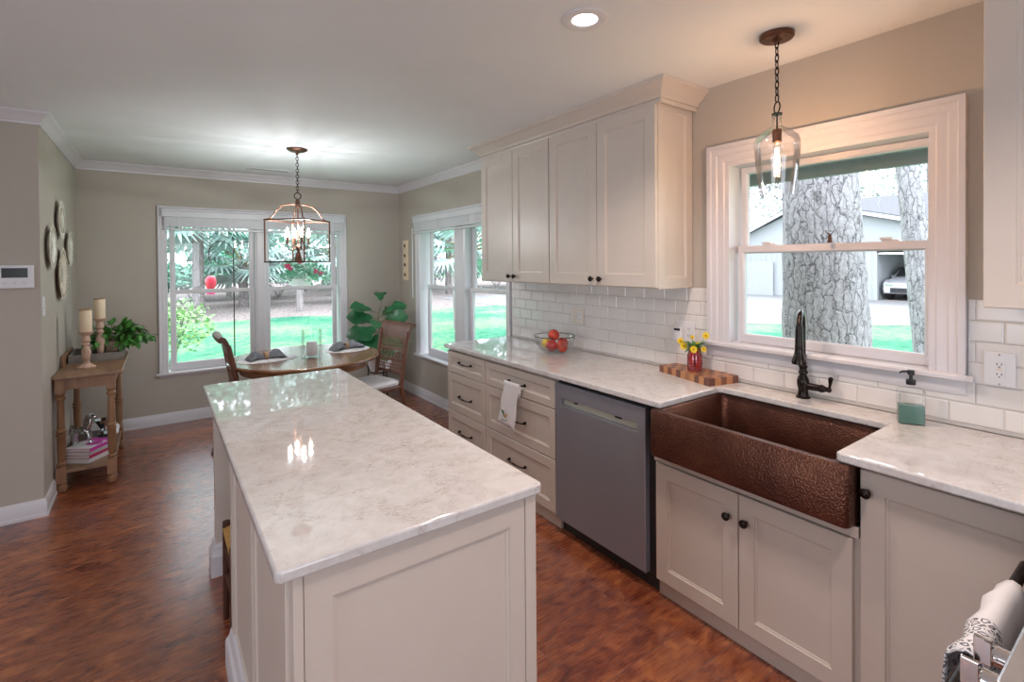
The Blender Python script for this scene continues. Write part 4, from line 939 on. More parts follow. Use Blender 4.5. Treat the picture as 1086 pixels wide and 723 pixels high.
def candlestick(x, y, hh, ch, lb, lbc):
    z0 = .8065
    base = [(.055, 0), (.057, .006), (.046, .014), (.030, .024), (.020, .034), (.022, .04), (.016, .046)]
    k = (hh-.046-.05)
    mid = [(.020, .05), (.024, .046+k*.25), (.030, .046+k*.40), (.024, .046+k*.55), (.015, .046+k*.66), (.024, .046+k*.72), (.024, .046+k*.78), (.015, .046+k*.82), (.027, .046+k*.9), (.020, hh-.03), (.030, hh-.02), (.042, hh-.008), (.044, hh), (.01, hh)]
    o = MB().lathe(base+mid, (x, y, z0), 26).build('candlestick', M['lightwood'], smooth=40)
    tag(o, lb, 'candlestick', 'turned candlesticks on the console table')
    t = thing('pillar_candle', lbc, 'candle', (x, y, z0+hh), 0, 'candles on the candlesticks')
    MB().lathe([(.034, .0005), (.036, .004), (.036, ch-.008), (.035, ch-.004), (.01, ch-.004)], n=26).build('wax', M['candle'], t, smooth=40)
    MB().lathe([(.0368, ch-.010), (.0368, ch), (.033, ch+.001), (.032, ch-.006)], n=26, caps=False).build('rim', M['rope'], t, smooth=40)
    MB().cyl((0, 0, ch-.006), (0, 0, ch+.004), .001, n=5).build('wick', M['black'], t)
candlestick(-.425, 4.76, .262, .165, 'shorter whitewashed turned candlestick at the front of the console table', 'ivory pillar candle on the front candlestick')
candlestick(-.385, 5.00, .305, .155, 'whitewashed turned candlestick behind the trailing plant', 'ivory pillar candle on the rear candlestick') if False else None
candlestick(-.370, 5.10, .318, .158, 'whitewashed turned candlestick standing in the grey tray behind the front one', 'ivory pillar candle on the rear candlestick')
# tray
r = thing('wooden_tray', 'grey weathered wooden tray box holding the trailing plant', 'tray', (-.385, 5.22, .8065))
q = MB(); a0, a1, b0, b1 = -.552, -.222, 5.00, 5.42
q.box(a0, a1, b0, b1, .8068, .815)
q.build('base', M['greywood'], r, world=True, smooth=0)
for (x0, x1, y0, y1) in ((a0, a1, b0, b0+.012), (a0, a1, b1-.012, b1), (a0, a0+.012, b0+.0125, b1-.0125), (a1-.012, a1, b0+.0125, b1-.0125)):
    MB().box(x0, x1, y0, y1, .8155, .868).build('side', M['greywood'], r, world=True, smooth=0, bevel=.002)
# raise rear candlestick out of tray: it stands in the tray
for o in C.objects:
    if o.get('label', '').startswith('whitewashed turned candlestick standing') or o.get('label', '') == 'ivory pillar candle on the rear candlestick': o.location.z += .0087
# trailing plant
random.seed(11)
r = thing('potted_plant', 'trailing green pothos-like plant in a carved beige pot on the tray', 'plant', (-.300, 5.245, .8155))
MB().lathe([(.048, 0), (.058, .01), (.066, .06), (.070, .11), (.072, .118), (.064, .118), (.06, .10), (.01, .098)], n=6).build('pot', M['beigepot'], r, smooth=20)
q = MB(); sq_ = MB()
for k in range(44):
    a = random.uniform(-pi, pi); 
    if random.random() < .55: a = random.uniform(-1.3, .7)
    ln = random.uniform(.08, .24); up = random.uniform(.0, .14); p0 = Vector((.02*cos(a), .02*sin(a), .11))
    if cos(a) < 0: ln *= .75
    pts = [p0+Vector((cos(a)*ln*t, sin(a)*ln*t*.8, .04*t+up*sin(pi*t*.8)-.06*t*t)) for t in (0, .25, .5, .75, 1)]
    if max(p.x for p in pts) > 9: continue
    sq_.tube(pts, .0016, 5)
    for i in range(1, 5):
        for s in (-1, 1):
            d = (pts[i]-pts[i-1]).normalized(); sd = d.cross(Vector((0, 0, 1))); dd_ = (d*.6+sd*s*random.uniform(.3, 1)+Vector((0, 0, random.uniform(-.5, .5))))
            leafq(q, pts[i], dd_, Vector((random.uniform(-.3, .3), random.uniform(-.3, .3), 1)), random.uniform(.055, .09), random.uniform(.030, .042), 4, random.uniform(.1, .4))
leafq(q, (.10, -.12, .22), (.35, -.2, 1), (0, 1, .2), .085, .035, 4, .1); leafq(q, (.06, -.10, .2), (-.1, 0, 1), (0, 1, .2), .06, .03, 4, .1)
q.build('leaves', M['leaf'], r, recalc=False, smooth=60); sq_.build('vines', M['stem'], r)
# books on the shelf
def book(x, y, z, wx, wy, h, rz, mat, lb):
    t = thing('book', lb, 'book', (x, y, z), rz, 'coffee-table books on the console shelf')
    MB().box(-wx/2+.003, wx/2-.003, -wy/2+.003, wy/2-.003, .0025, h-.0025).build('pages', M['pages'], t, smooth=0)
    q = MB(); q.box(-wx/2, wx/2, -wy/2, wy/2, 0, .0024); q.box(-wx/2, wx/2, -wy/2, wy/2, h-.0024, h); q.box(wx/2-.0025, wx/2, -wy/2, wy/2, .0024, h-.0024); q.build('cover', mat, t, smooth=0)
    return t
z = .1525
for (h, mat, lb, rz, dx_) in ((.030, 'books_white', 'large white book at the bottom of the stack on the shelf', -36, 0), (.022, 'books_crimson', 'book with a crimson spine above the bottom white book', -34, 0), (.024, 'books_grey', 'pale grey book in the middle of the shelf stack', -37, .0), (.024, 'books_magenta', 'white book with a magenta spine, topmost of the stack on the shelf', -33, 0)):
    b_ = book(-.41, 4.745, z, .18, .235, h, R(rz), M[mat], lb); z += h+.0005
MB().box(-.089, .087, -.116, .05, .0242, .0248).build('cover_print', M['books_white'], b_, smooth=0)
MB().lathe([(.05, .0249), (.05, .0254), (.01, .0255)], (.03, .0, 0), 18).build('cover_roundel', M['books_magenta'], b_, smooth=0)
zz = .1525
for (h, mat, lb) in ((.035, 'black', 'black book under the crystal piece at the rear of the shelf'), (.03, 'screen', 'dark book on top of the black one at the rear of the shelf')):
    book(-.42, 5.10, zz, .19, .24, h, R(-3), M[mat], lb); zz += h+.0005
# silver figurine on the books
random.seed(9)
r = thing('silver_figurine', 'shiny silver prancing figurine standing on the stack of books', 'figurine', (-.455, 4.75, z+.0005))
MB().ball((0, .0, .10), .032, 14, (.85, 1.5, .85)).tube([(0, -.03, .11), (0, -.055, .15), (0, -.06, .185)], [.024, .018, .013], 12).ball((0, -.075, .195), .017, 12, (.8, 1.5, .8)).tube([(-.008, -.062, .205), (-.011, -.060, .226)], [.006, .001], 6).tube([(.008, -.062, .205), (.011, -.060, .226)], [.006, .001], 6).build('body', M['silver'], r, smooth=60)
for (pts_) in ([(-.014, -.032, .095), (-.020, -.06, .075), (-.018, -.055, .045), (-.018, -.065, .035)], [(.014, -.034, .095), (.02, -.045, .05), (.018, -.04, .025), (.02, -.05, 0)], [(-.014, .03, .095), (-.02, .042, .05), (-.018, .035, .025), (-.02, .045, 0)], [(.014, .034, .095), (.02, .055, .055), (.018, .045, .025), (.02, .058, 0)]):
    MB().tube(pts_, [.015, .010, .007, .011], 8).build('leg', M['silver'], r, smooth=60)
MB().tube([(0, .042, .11), (0, .068, .13), (.005, .085, .10), (.008, .095, .06)], [.007, .010, .009, .003], 8).build('tail', M['silver'], r, smooth=60)
MB().tube([(0, -.058, .21), (0, -.035, .20), (0, -.022, .165), (0, -.012, .13)], [.004, .011, .012, .004], 8).build('mane', M['silver'], r, smooth=60)
r.rotation_euler = (0, 0, R(60))
r = thing('crystal_vase', 'faceted crystal glass piece on the dark books at the rear of the shelf', 'vase', (-.36, 5.06, zz+.0005))
MB().lathe([(.03, 0), (.035, .01), (.02, .03), (.018, .05), (.04, .09), (.055, .12), (.052, .122), (.03, .09), (.012, .06)], n=10).build('cup', M['silver'], r, smooth=10)
# glossy wrapped bundle at the far end
random.seed(21)
q = MB(); rings = []
for i in range(8):
    t = i/7; k = (.7, 1, 1.05, 1, .9, .75, .4, .15)[i]
    rings.append([(x*k+random.uniform(-.008, .008), y*k+random.uniform(-.008, .008), .10*t) for x, y, _ in rrect(-.07, .07, -.10, .10, 0, .03, 3)])
tag(q.rings(rings).build('wrapped_bundle', M['white_cloth'], smooth=0, loc=(0, 0, 0)), 'crinkled pale bundle at the far end of the console shelf', 'bundle').location = (-.345, 5.30, .1525)

# ------------------------------------------------------------------ plates on the wall
def wall_plate(u, v, rad, scallop, label, tall=1.0, mats=('trim', 'beigepot')):
    r = thing('wall_plate', label, 'plate', TLf(u, v, .03), 0, 'decorative plates on the nook wall')
    def ringp(k, w_, sc_=0):
        return [TLf(u+rad*k*(1+sc_*cos(12*t))*cos(t), v+rad*k*tall*(1+sc_*cos(12*t))*sin(t), w_) for t in [2*pi*j/72 for j in range(72)]]
    s = scallop
    MB().rings([ringp(.62, .006), ringp(.70, .010), ringp(.97, .026, s), ringp(1.0, .029, s), ringp(.97, .031, s), ringp(.72, .026), ringp(.62, .018), ringp(.05, .017)]).build('dish', M[mats[0]], r, world=True, smooth=50)
    q = MB()
    if s:
        for k in range(36):
            t = 2*pi*k/36; q.ball(TLf(u+rad*.85*cos(t), v+rad*.85*tall*sin(t), .029), .0125, 6, (.35, 1, 1))
        q.build('rim_relief', M[mats[1]], r, world=True, smooth=60)
        MB().ball(TLf(u, v, .019), rad*.34, 12, (.05, 1, 1)).build('centre_relief', M[mats[1]], r, world=True, smooth=60)
    else:
        q.tube([TLf(u+rad*.62*cos(t), v+rad*.62*sin(t), .030) for t in [2*pi*j/40 for j in range(40)]], .0025, 5, closed=True); q.build('rim_line', M['beigepot'], r, world=True)
M['plate'] = plain('cream_glazed_plate', (.78, .76, .68), .25, var=.12, scale=14)
M['platebrown'] = plain('brown_floral_relief', (.46, .42, .34), .5, var=.5, scale=40)
M['platerim'] = plain('tan_plate', (.66, .56, .46), .4, var=.15, scale=20)
wall_plate(4.87, 1.880, .145, 0, 'plain cream round plate, topmost of the four on the nook wall', mats=('plate', 'plate'))
wall_plate(4.47, 1.675, .145, .03, 'cream plate with brown floral rim, left of the four on the wall', mats=('plate', 'platebrown'))
wall_plate(4.90, 1.490, .190, .03, 'largest floral-rimmed plate, lowest of the four on the wall', mats=('platerim', 'platebrown'))
wall_plate(5.30, 1.680, .145, .03, 'brown floral-rimmed plate, right of the four, nearest the corner', mats=('plate', 'platebrown'))

# ------------------------------------------------------------------ fiddle-leaf fig
random.seed(5)
r = thing('fiddle_leaf_fig', 'dark green fiddle-leaf fig in a white pot in the corner', 'plant', (2.0, 5.35, 0))
ps = MB()
for k in range(3):
    a = R(30+120*k); ps.tube([(.13*cos(a), .13*sin(a), 0), (.12*cos(a), .12*sin(a), .38), (.14*cos(a), .14*sin(a), .48)], .007, 8)
ps.tube([(.125*cos(2*pi*k/24), .125*sin(2*pi*k/24), .36) for k in range(24)], .006, 6, closed=True).build('plant_stand', M['bronze'], r)
MB().lathe([(.09, .367), (.10, .37), (.125, .45), (.135, .56), (.137, .58), (.125, .58), (.12, .54), (.01, .54)], n=28).build('pot', M['pot'], r, smooth=40)
st = MB(); st.tube([(0, 0, .54), (.01, -.01, .75), (-.01, .0, .95), (.02, .01, 1.08)], [.012, .010, .008, .005], 8)
q = MB()
fl_ = [(.03, 0, 1.08, 75, .9, .2), (-.02, 0, 1.0, 200, .45, .26), (.02, 0, .98, -10, .5, .24), (0, 0, .93, 180, .25, .27), (0, 0, .9, 250, .15, .28), (0, 0, .9, 310, .3, .26), (0, 0, .85, 215, -.1, .28), (0, 0, .84, 280, -.3, .27), (0, 0, .80, 240, -.4, .27), (0, 0, .82, 340, 0, .25), (0, 0, .78, 190, .1, .28), (0, 0, .78, 300, -.5, .25), (0, 0, .72, 265, -.5, .26), (0, 0, .74, 170, -.3, .24), (0, 0, .95, 30, .3, .24), (0, 0, .88, 140, .2, .22), (0, 0, .76, 225, -.7, .24)]
for (x, y, z_, az, el, ln) in fl_:
    a = R(az); d = Vector((cos(a), sin(a), el)); p = Vector((x, y, z_)); p1 = p+d.normalized()*.07
    st.tube([p, p1], .004, 5)
    # fiddle shape: wavy wide blade
    dn = d.normalized(); up = Vector((random.uniform(-.6, 0), random.uniform(-1.4, -.5), .8)); sd = dn.cross(up).normalized(); nn = sd.cross(dn).normalized()
    prof = [.02, .30, .42, .40, .55, .78, .88, .80, .52, .04]; vs_ = []
    for i, w_ in enumerate(prof):
        t = i/9; c = p1+dn*ln*t-nn*.30*ln*t*t; wv_ = .012*sin(i*2.1)
        vs_ += [c+sd*ln*.42*w_+nn*(.02+wv_)*w_, c+sd*ln*.21*w_+nn*.012*w_, c, c-sd*ln*.21*w_+nn*.012*w_, c-sd*ln*.42*w_+nn*(.02-wv_)*w_]
    fs = [(i*5+j, i*5+j+1, i*5+j+6, i*5+j+5) for i in range(9) for j in range(4)]
    q.add(vs_, fs)
q.build('leaves', M['figleaf'], r, recalc=False, smooth=70); st.build('trunk', M['stem'], r)

# ------------------------------------------------------------------ range in the bottom right corner
r = thing('kitchen_range', 'stainless range with chrome knobs, its edge at the bottom right of the picture', 'stove', (1.42, -.1, 0))
MB().box(1.02, 1.78, -.45, .150, .02, .90).build('body', M['steel'], r, world=True, smooth=0)
MB().box(1.02, 1.78, -.45, .186, .9005, .915).build('cooktop', M['steel_light'], r, world=True, smooth=0, bevel=.004)
MB().box(1.02, 1.78, .1505, .182, .80, .90).build('control_panel', M['steel_light'], r, world=True, smooth=0, bevel=.003)
MB().box(1.02, 1.78, .1505, .200, .16, .795).build('oven_door', M['brown_bronze'], r, world=True, smooth=0, bevel=.003)
for kx in (1.085, 1.165, 1.60, 1.70):
    k_ = MB().lathe([(.022, .1825), (.022, .187), (.017, .190), (.017, .212), (.014, .215), (.01, .216)], (kx, 0, .868), 22, 'Y').build('knob', M['chrome'], r, world=True, smooth=40)
    MB().box(kx-.004, kx+.004, .2155, .240, .845, .891).build('knob_grip', M['chrome'], k_, world=True, smooth=0, bevel=.002)
hb = MB(); hb.cyl((1.06, .262, .79), (1.74, .262, .79), .012, n=14)
for hx_ in (1.09, 1.71): hb.cyl((hx_, .2, .775), (hx_, .262, .79), .010, n=10)
hb.build('handle', M['bronze'], r, world=True, smooth=50)
random.seed(8)
q = MB(); nx = 14; path = [(.240, .55), (.241, .65), (.243, .74), (.2465, .79), (.252, .802), (.262, .8065), (.274, .802), (.281, .785), (.284, .74), (.286, .66), (.288, .56), (.29, .46), (.29, .38)]
rings = [[(1.235+.36*j/nx, y+.005*sin(j*1.2+1)*(1 if y > .27 else .15)+(.008 if y > .275 else 0), z+.003*sin(j*.9)) for j in range(nx+1)] for y, z in path]
fs = [(i*(nx+1)+j, i*(nx+1)+j+1, (i+1)*(nx+1)+j+1, (i+1)*(nx+1)+j) for i in range(len(rings)-1) for j in range(nx)]
tw2 = q.add([p for r0 in rings for p in r0], fs)
def print_cloth():
    m, n, p = nt('black_printed_white_cotton'); tc = n.nodes.new('ShaderNodeTexCoord'); v = n.nodes.new('ShaderNodeTexVoronoi'); v.inputs['Scale'].default_value = 60; v.feature = 'DISTANCE_TO_EDGE'; L(n, tc.outputs['Object'], v.inputs['Vector'])
    rr = ramp(n, v.outputs['Distance'], [(.10, (0, 0, 0)), (.16, (1, 1, 1)), (.26, (1, 1, 1)), (.32, (0, 0, 0))])
    sx = n.nodes.new('ShaderNodeSeparateXYZ'); L(n, tc.outputs['Object'], sx.inputs[0])
    lt = n.nodes.new('ShaderNodeMath'); lt.operation = 'LESS_THAN'; L(n, sx.outputs['X'], lt.inputs[0]); lt.inputs[1].default_value = -.03
    ml = n.nodes.new('ShaderNodeMath'); ml.operation = 'MULTIPLY'; L(n, rr.outputs[0], ml.inputs[0]); L(n, lt.outputs[0], ml.inputs[1])
    mx = n.nodes.new('ShaderNodeMix'); mx.data_type = 'RGBA'; L(n, ml.outputs[0], mx.inputs[0]); mx.inputs[6].default_value = (.74, .75, .78, 1); mx.inputs[7].default_value = (.08, .09, .12, 1)
    L(n, mx.outputs[2], p.inputs['Base Color']); p.inputs['Roughness'].default_value = .9; return m
o = tw2.build('printed_towel', print_cloth(), smooth=60, recalc=False); sm = o.modifiers.new('thick', 'SOLIDIFY'); sm.thickness = .004; sm.offset = 1
tag(o, 'white towel with black print hanging over the range handle', 'towel')

# ================================================================== outdoors
GZ = -.35
struct(MB().box(-60, 90, B+.2, 110, GZ-.2, GZ).build('lawn', M['lawn'], smooth=0, loc=(0, 0, GZ)))
struct(MB().box(W+.2, 90, -40, B+.2, GZ-.2, GZ).build('side_lawn', M['lawn'], smooth=0, loc=(0, 0, GZ)))
q = MB(); n = 40; pts = [(-30+k*2, 18.6+.7*sin(k*.9)+.4*sin(k*2.3)) for k in range(n+1)]
q.add([(x, y, GZ+.004) for x, y in pts]+[(x, 60, GZ+.004) for x, y in pts], [(k, k+1, n+2+k, n+1+k) for k in range(n)])
struct(q.build('mulch_bed', M['mulch'], smooth=0))
struct(MB().prism([(12.2, 10.2), (16.4, 5.8), (18.2, 4.4), (20.5, 1), (22, -8), (34, -8), (34, 24), (12.2, 24)], GZ+.001, GZ+.02).build('driveway', M['concrete'], smooth=0))

def trunk_mesh(pts, rad, n=14, jit=.06, mat='greybark', sub=1):
    q = MB(); P2 = []; R2 = []
    for i in range(len(pts)-1):
        for k in range(sub): t = k/sub; P2.append(Vector(pts[i]).lerp(Vector(pts[i+1]), t)); R2.append(rad[i]*(1-t)+rad[i+1]*t)
    P2.append(Vector(pts[-1])); R2.append(rad[-1]); q.tube(P2, R2, n)
    q.v = [tuple(Vector(p)+Vector((random.uniform(-1, 1), random.uniform(-1, 1), 0))*jit*R2[min(len(R2)-1, i//n)]) for i, p in enumerate(q.v)]
    return q
random.seed(31)
def big_pine(name, label, base, top, r0, r1, H=9):
    t = thing(name, label, 'tree', (base[0], base[1], GZ))
    b = Vector((0, 0, -.02)); d = Vector((top[0]-base[0], top[1]-base[1], top[2]-GZ)); pts = [b+d*k*(H/(top[2]-GZ)/12) for k in range(13)]
    rads = [r0*1.2]+[r0+(r1-r0)*min(1.6, k/12*H/(top[2]-GZ)) for k in range(1, 13)]
    rads = [max(.09, q_) for q_ in rads]
    o = trunk_mesh(pts, rads, 44, .028, sub=6).build('trunk', M['bark'], t, smooth=60)
    q = MB(); c = pts[-1]
    for k in range(700):
        a = random.uniform(0, 2*pi); rr = random.uniform(.2, 2.6); p = c+Vector((cos(a)*rr, sin(a)*rr, random.uniform(-1.2, 1.4)))
        leafq(q, p, (random.uniform(-1, 1), random.uniform(-1, 1), random.uniform(-.3, 1)), (0, 0, 1), .5, .10, 3, .1)
    q.build('crown', M['canopyC'], t, recalc=False, smooth=0)
big_pine('pine_tree', 'thick pine trunk with plated grey bark filling the middle of the kitchen window', (4.15, 1.66), (4.1, 1.735, 2.5), .335, .235)
big_pine('pine_tree', 'slender leaning pine trunk at the right side of the kitchen window', (6.55, 1.59), (6.5, 1.885, 2.6), .165, .095)

def leaf_cloud(q, c, rad, n, size, flat=.8):
    for k in range(n):
        while True:
            v = Vector((random.uniform(-1, 1), random.uniform(-1, 1), random.uniform(-1, 1)))
            if .25 < v.length < 1: break
        p = Vector(c)+Vector((v.x*rad[0], v.y*rad[1], v.z*rad[2]))
        d = Vector((random.uniform(-1, 1), random.uniform(-1, 1), random.uniform(-.8, .6))).normalized(); s = size*random.uniform(.6, 1.4)
        sd = d.cross(Vector((random.uniform(-1, 1), random.uniform(-1, 1), 1))).normalized()
        q.add([p, p+d*s*.5+sd*s*.28, p+d*s, p+d*s*.5-sd*s*.28], [(0, 1, 2, 3)])
def tree(label, x, y, h, cr, mat, seed, n=2200, tr=.16, size=.30, group='trees beyond the lawn', lowest=.35):
    random.seed(seed); t = thing('tree', label, 'tree', (x, y, GZ), 0, group)
    lean = random.uniform(-.4, .4)
    trunk_mesh([(0, 0, 0), (lean*.3, 0, h*.3), (lean, .1, h*.75)], [tr, tr*.8, tr*.4], 10, .1, sub=3).build('trunk', M['greybark'], t, smooth=60)
    b = MB()
    for k in range(7):
        a = random.uniform(0, 2*pi); z_ = h*random.uniform(.35, .7); b.tube([(lean*z_/h, 0, z_), (lean+cos(a)*cr*.4, sin(a)*cr*.4, z_+h*.1), (lean+cos(a)*cr*.8, sin(a)*cr*.8, z_+h*.14)], [tr*.35, tr*.22, tr*.08], 6)
    b.build('branches', M['greybark'], t)
    q = MB()
    for k in range(9):
        a = random.uniform(0, 2*pi); rr = cr*random.uniform(0, .75); leaf_cloud(q, (lean+cos(a)*rr, sin(a)*rr, h*random.uniform(lowest, .95)), (cr*.55, cr*.55, cr*.4), n//9, size)
    q.build('foliage', M[mat], t, recalc=False, smooth=0)
    return t
TR_DEF = [(-6, 33, 9, 3.6, 'canopyA', 'pale leafy tree far left beyond the mulch bed'), (-1.5, 36, 10, 4, 'canopyC', 'grey-green tree behind the left palm'), (3.5, 34, 9, 3.5, 'canopyB', 'bright green tree behind the shepherd hook'),
          (8.5, 37, 10, 4, 'canopyA', 'pale green tree behind the mulch bed, right of centre'), (13, 33, 9, 3.6, 'canopyC', 'grey tree at the right end of the mulch bed'), (18, 36, 10, 4, 'canopyA', 'pale tree seen through the side window, left sash'),
          (24, 34, 10, 4, 'canopyB', 'green tree seen through the side window, centre'), (29, 28, 9, 4, 'canopyC', 'grey-green tree seen through the side window, right sash'), (34, 29, 10, 4.5, 'canopyA', 'pale tree beyond the neighbour house, left end'), (-12, 30, 9, 4, 'canopyB', 'green tree at the far left of the lawn')]
for i, (x, y, h, cr, mt, lb) in enumerate(TR_DEF): tree(lb, x, y, h*1.5, cr*1.15, mt, 100+i, n=5000, lowest=.10, size=.50)
for i, (x, y, h, lb) in enumerate(((46, 12, 12, 'pale tree behind the neighbour roof, centre'), (48, 4, 13, 'pale tree behind the neighbour roof, right side'), (45, 21, 11, 'pale tree behind the neighbour roof, left side'))): tree(lb, x, y, h, 5, 'canopyC', 150+i, size=.4, group='trees behind the neighbour house')
t = tree('slim young tree standing in the mulch bed right of centre', 4.66, 21.3, 5.5, 1.5, 'canopyA', 77, 900, .13, .22, lowest=.55)
t = tree('tree trunk close to the side window, partly hidden by its frame', 7.2, 12.7, 8, 2.0, 'canopyC', 79, 900, .20, .22, lowest=.7)

def palm(label, x, y, h, seed, n=22, fr=1.8, tr=.2):
    random.seed(seed); t = thing('palm_tree', label, 'palm tree', (x, y, GZ), 0, 'palms beyond the lawn')
    trunk_mesh([(0, 0, 0), (0, 0, h)], [tr, tr*.85], 16, .12, sub=10).build('trunk', M['palmbark'], t, smooth=40)
    q = MB(); st_ = MB()
    for k in range(n):
        a = 2*pi*k/n*2.4; el = random.uniform(-.5, 1.1); d = Vector((cos(a)*cos(el), sin(a)*cos(el), sin(el)))
        p = Vector((0, 0, h)); c = p+d*fr*.55; st_.tube([p, p+d*fr*.3+Vector((0, 0, .05)), c], [.03, .02, .012], 5)
        sd = d.cross(Vector((0, 0, 1))).normalized(); upv = sd.cross(d)
        for j in range(18):
            b_ = R(-105+210*j/17); dd_ = d*cos(b_)+sd*sin(b_); e = (dd_+Vector((0, 0, -.45-.25*abs(sin(b_))))).normalized(); w_ = dd_.cross(upv).normalized()*.035*fr
            m_ = c+dd_*fr*.28; q.add([c, m_+w_, m_+e*fr*.32, m_-w_], [(0, 1, 2, 3)])
    q.build('fronds', M['palmleaf'], t, recalc=False, smooth=0); st_.build('leaf_stalks', M['stem'], t)
palm('cabbage palm with drooping grey-green fronds behind the red feeder', 1.33, 23.0, 3.5, 1, 26, 2.3, .21)
palm('low palm beyond the lawn at the left edge of the back window', -2.2, 25, 1.8, 2, 24, 2.2)
palm('low palm right of the shepherd hook', 3.2, 25.5, 1.9, 3, 24, 2.3)
palm('palm seen through the right half of the back window', 7.2, 25, 2.6, 4, 22, 2.1)
palm('palm seen through the side window beyond the lawn', 14.5, 27, 3.4, 5, 22, 2.4)
palm('pale palm near the side window, its frond crossing the right sash', 5.55, 9.35, 2.15, 6, 14, 1.1, .085)

def shrub(label, x, y, rx, h, mat, seed, n=700, size=.09, cat='bush', group='undergrowth beyond the lawn'):
    random.seed(seed); t = thing('shrub', label, cat, (x, y, GZ), 0, group)
    q = MB()
    for k in range(8):
        a = 2*pi*k/8; q.tube([(0, 0, 0), (cos(a)*rx*.3, sin(a)*rx*.3, h*.4), (cos(a)*rx*.6, sin(a)*rx*.6, h*.75)], [.02, .014, .006], 5)
    q.build('branches', M['greybark'], t)
    q = MB()
    for k in range(7):
        a = random.uniform(0, 2*pi); leaf_cloud(q, (cos(a)*rx*.45, sin(a)*rx*.45, h*random.uniform(.45, .8)), (rx*.55, rx*.55, h*.25), n//7, size)
    q.build('foliage', M[mat], t, recalc=False, smooth=0); return t
shrub('light yellow-green bush on the lawn at the left of the back window', .12, 10.2, .75, 1.75, 'bushleaf', 12, 1500, .10, group='bushes on the lawn')
i = 0
for (x, y, rx, h, mt, lb) in ((-7, 27, 2.2, 2.6, 'canopyB', 'dark green undergrowth at far left behind the mulch'), (-3, 29, 2, 2.4, 'canopyA', 'pale undergrowth behind the left low palm'), (1.5, 30, 2.2, 2.6, 'canopyB', 'green undergrowth behind the cabbage palm'), (5.5, 30, 2.2, 2.8, 'canopyC', 'grey undergrowth behind the slim tree'), (10, 30, 2.4, 2.8, 'canopyA', 'pale undergrowth at the right of the back window'), (15, 32, 2.5, 3, 'canopyC', 'grey undergrowth seen through the side window left sash'), (20, 30, 2.6, 3, 'canopyA', 'pale undergrowth seen through the side window'), (25.5, 25, 2.5, 2.8, 'canopyC', 'grey undergrowth at the right of the side window'), (24, 19.8, 2.2, 2.6, 'canopyA', 'pale shrub beside the neighbour house')):
    i += 1; shrub(lb, x, y, rx, h, mt, 60+i, 1500, .32)

# shepherd hook, feeder, hanging basket
r = thing('shepherd_hook', 'black iron shepherd hook pole on the lawn outside the back window', 'garden hook', (.885, 8.0, GZ))
q = MB(); q.cyl((0, 0, 0), (0, 0, 1.98), .008, n=8)
for s in (-1, 1):
    pts = [(0, 0, 1.95)]+[(s*(.15-.15*cos(t)), 0, 2.05+.17*sin(t)) for t in [pi*k/10 for k in range(0, 11)]]+[(s*.30, 0, 1.98), (s*.28, 0, 1.95)]
    q.tube(pts, .007, 6)
q.build('pole', M['bronze'], r, smooth=50)
r = thing('bird_feeder', 'red glass hummingbird feeder hanging from the shepherd hook', 'bird feeder', (.605, 8.0, 1.14))
MB().lathe([(.05, 0), (.055, .02), (.03, .04), (.03, .06)], n=16).build('base', M['pink'], r, smooth=40)
M['redfeed'] = plain('red_feeder_glass', (.75, .05, .09), .15, var=.1)
MB().lathe([(.03, .06), (.055, .10), (.07, .16), (.065, .22), (.04, .25), (.012, .26)], n=18).build('bottle', M['redfeed'], r, smooth=50)
MB().cyl((0, 0, .25), (-.0, 0, .81), .003, n=6).build('hanger', M['bronze'], r)
random.seed(15)
r = thing('hanging_basket', 'white hanging basket of pink flowers outside the right half of the back window', 'hanging basket', (1.49, 6.75, 1.235))
MB().lathe([(.10, 0), (.12, .01), (.145, .12), (.15, .13), (.14, .13), (.11, .02)], n=24).build('basket', M['pot'], r, smooth=40)
q = MB(); leaf_cloud(q, (0, 0, .24), (.30, .22, .15), 420, .06); leaf_cloud(q, (0.05, 0, .18), (.38, .25, .10), 160, .06); q.build('foliage', M['canopyB'], r, recalc=False, smooth=0)
for (a_, b_, c_) in ((-.15, -.15, .26), (.13, -.18, .22), (.22, -.1, .2), (-.05, -.2, .34), (-.17, -.1, .29)):
    q = MB()
    for k in range(9):
        v = Vector((random.uniform(-1, 1), random.uniform(-1, .2), random.uniform(-1, 1)))*.022; q.ball(Vector((a_, b_, c_))+v, .016, 6, (1, .5, 1))
    q.build('blossom', M['pink'], r, smooth=60)
q = MB()
for k in range(3):
    a = 2*pi*k/3; q.cyl((.145*cos(a), .145*sin(a), .13), (0, 0, .75), .002, n=5)
q.cyl((0, 0, .75), (0, 0, .955), .003, n=5).build('hanger', M['bronze'], r)
# eaves of this house
r = thing('roof_eave', 'grey-green underside of the eave outside the kitchen window', 'eave', (2.95, 1.5, 2.05))
MB().box(W+.145, 3.25, -3, 6.9, 2.12, 2.20).build('soffit', M['soffit'], r, world=True, smooth=0); MB().box(3.25, 3.29, -3, 6.9, 2.05, 2.25).build('fascia', M['soffit'], r, world=True, smooth=0)
r = thing('roof_eave', 'eave outside the back window that carries the hanging basket', 'eave', (.5, 6.5, 2.2))
MB().box(-4.2, 2.6, B+.145, 6.85, 2.19, 2.27).build('soffit', M['soffit'], r, world=True, smooth=0); MB().box(-4.2, 2.6, 6.85, 6.89, 2.14, 2.32).build('fascia', M['soffit'], r, world=True, smooth=0)

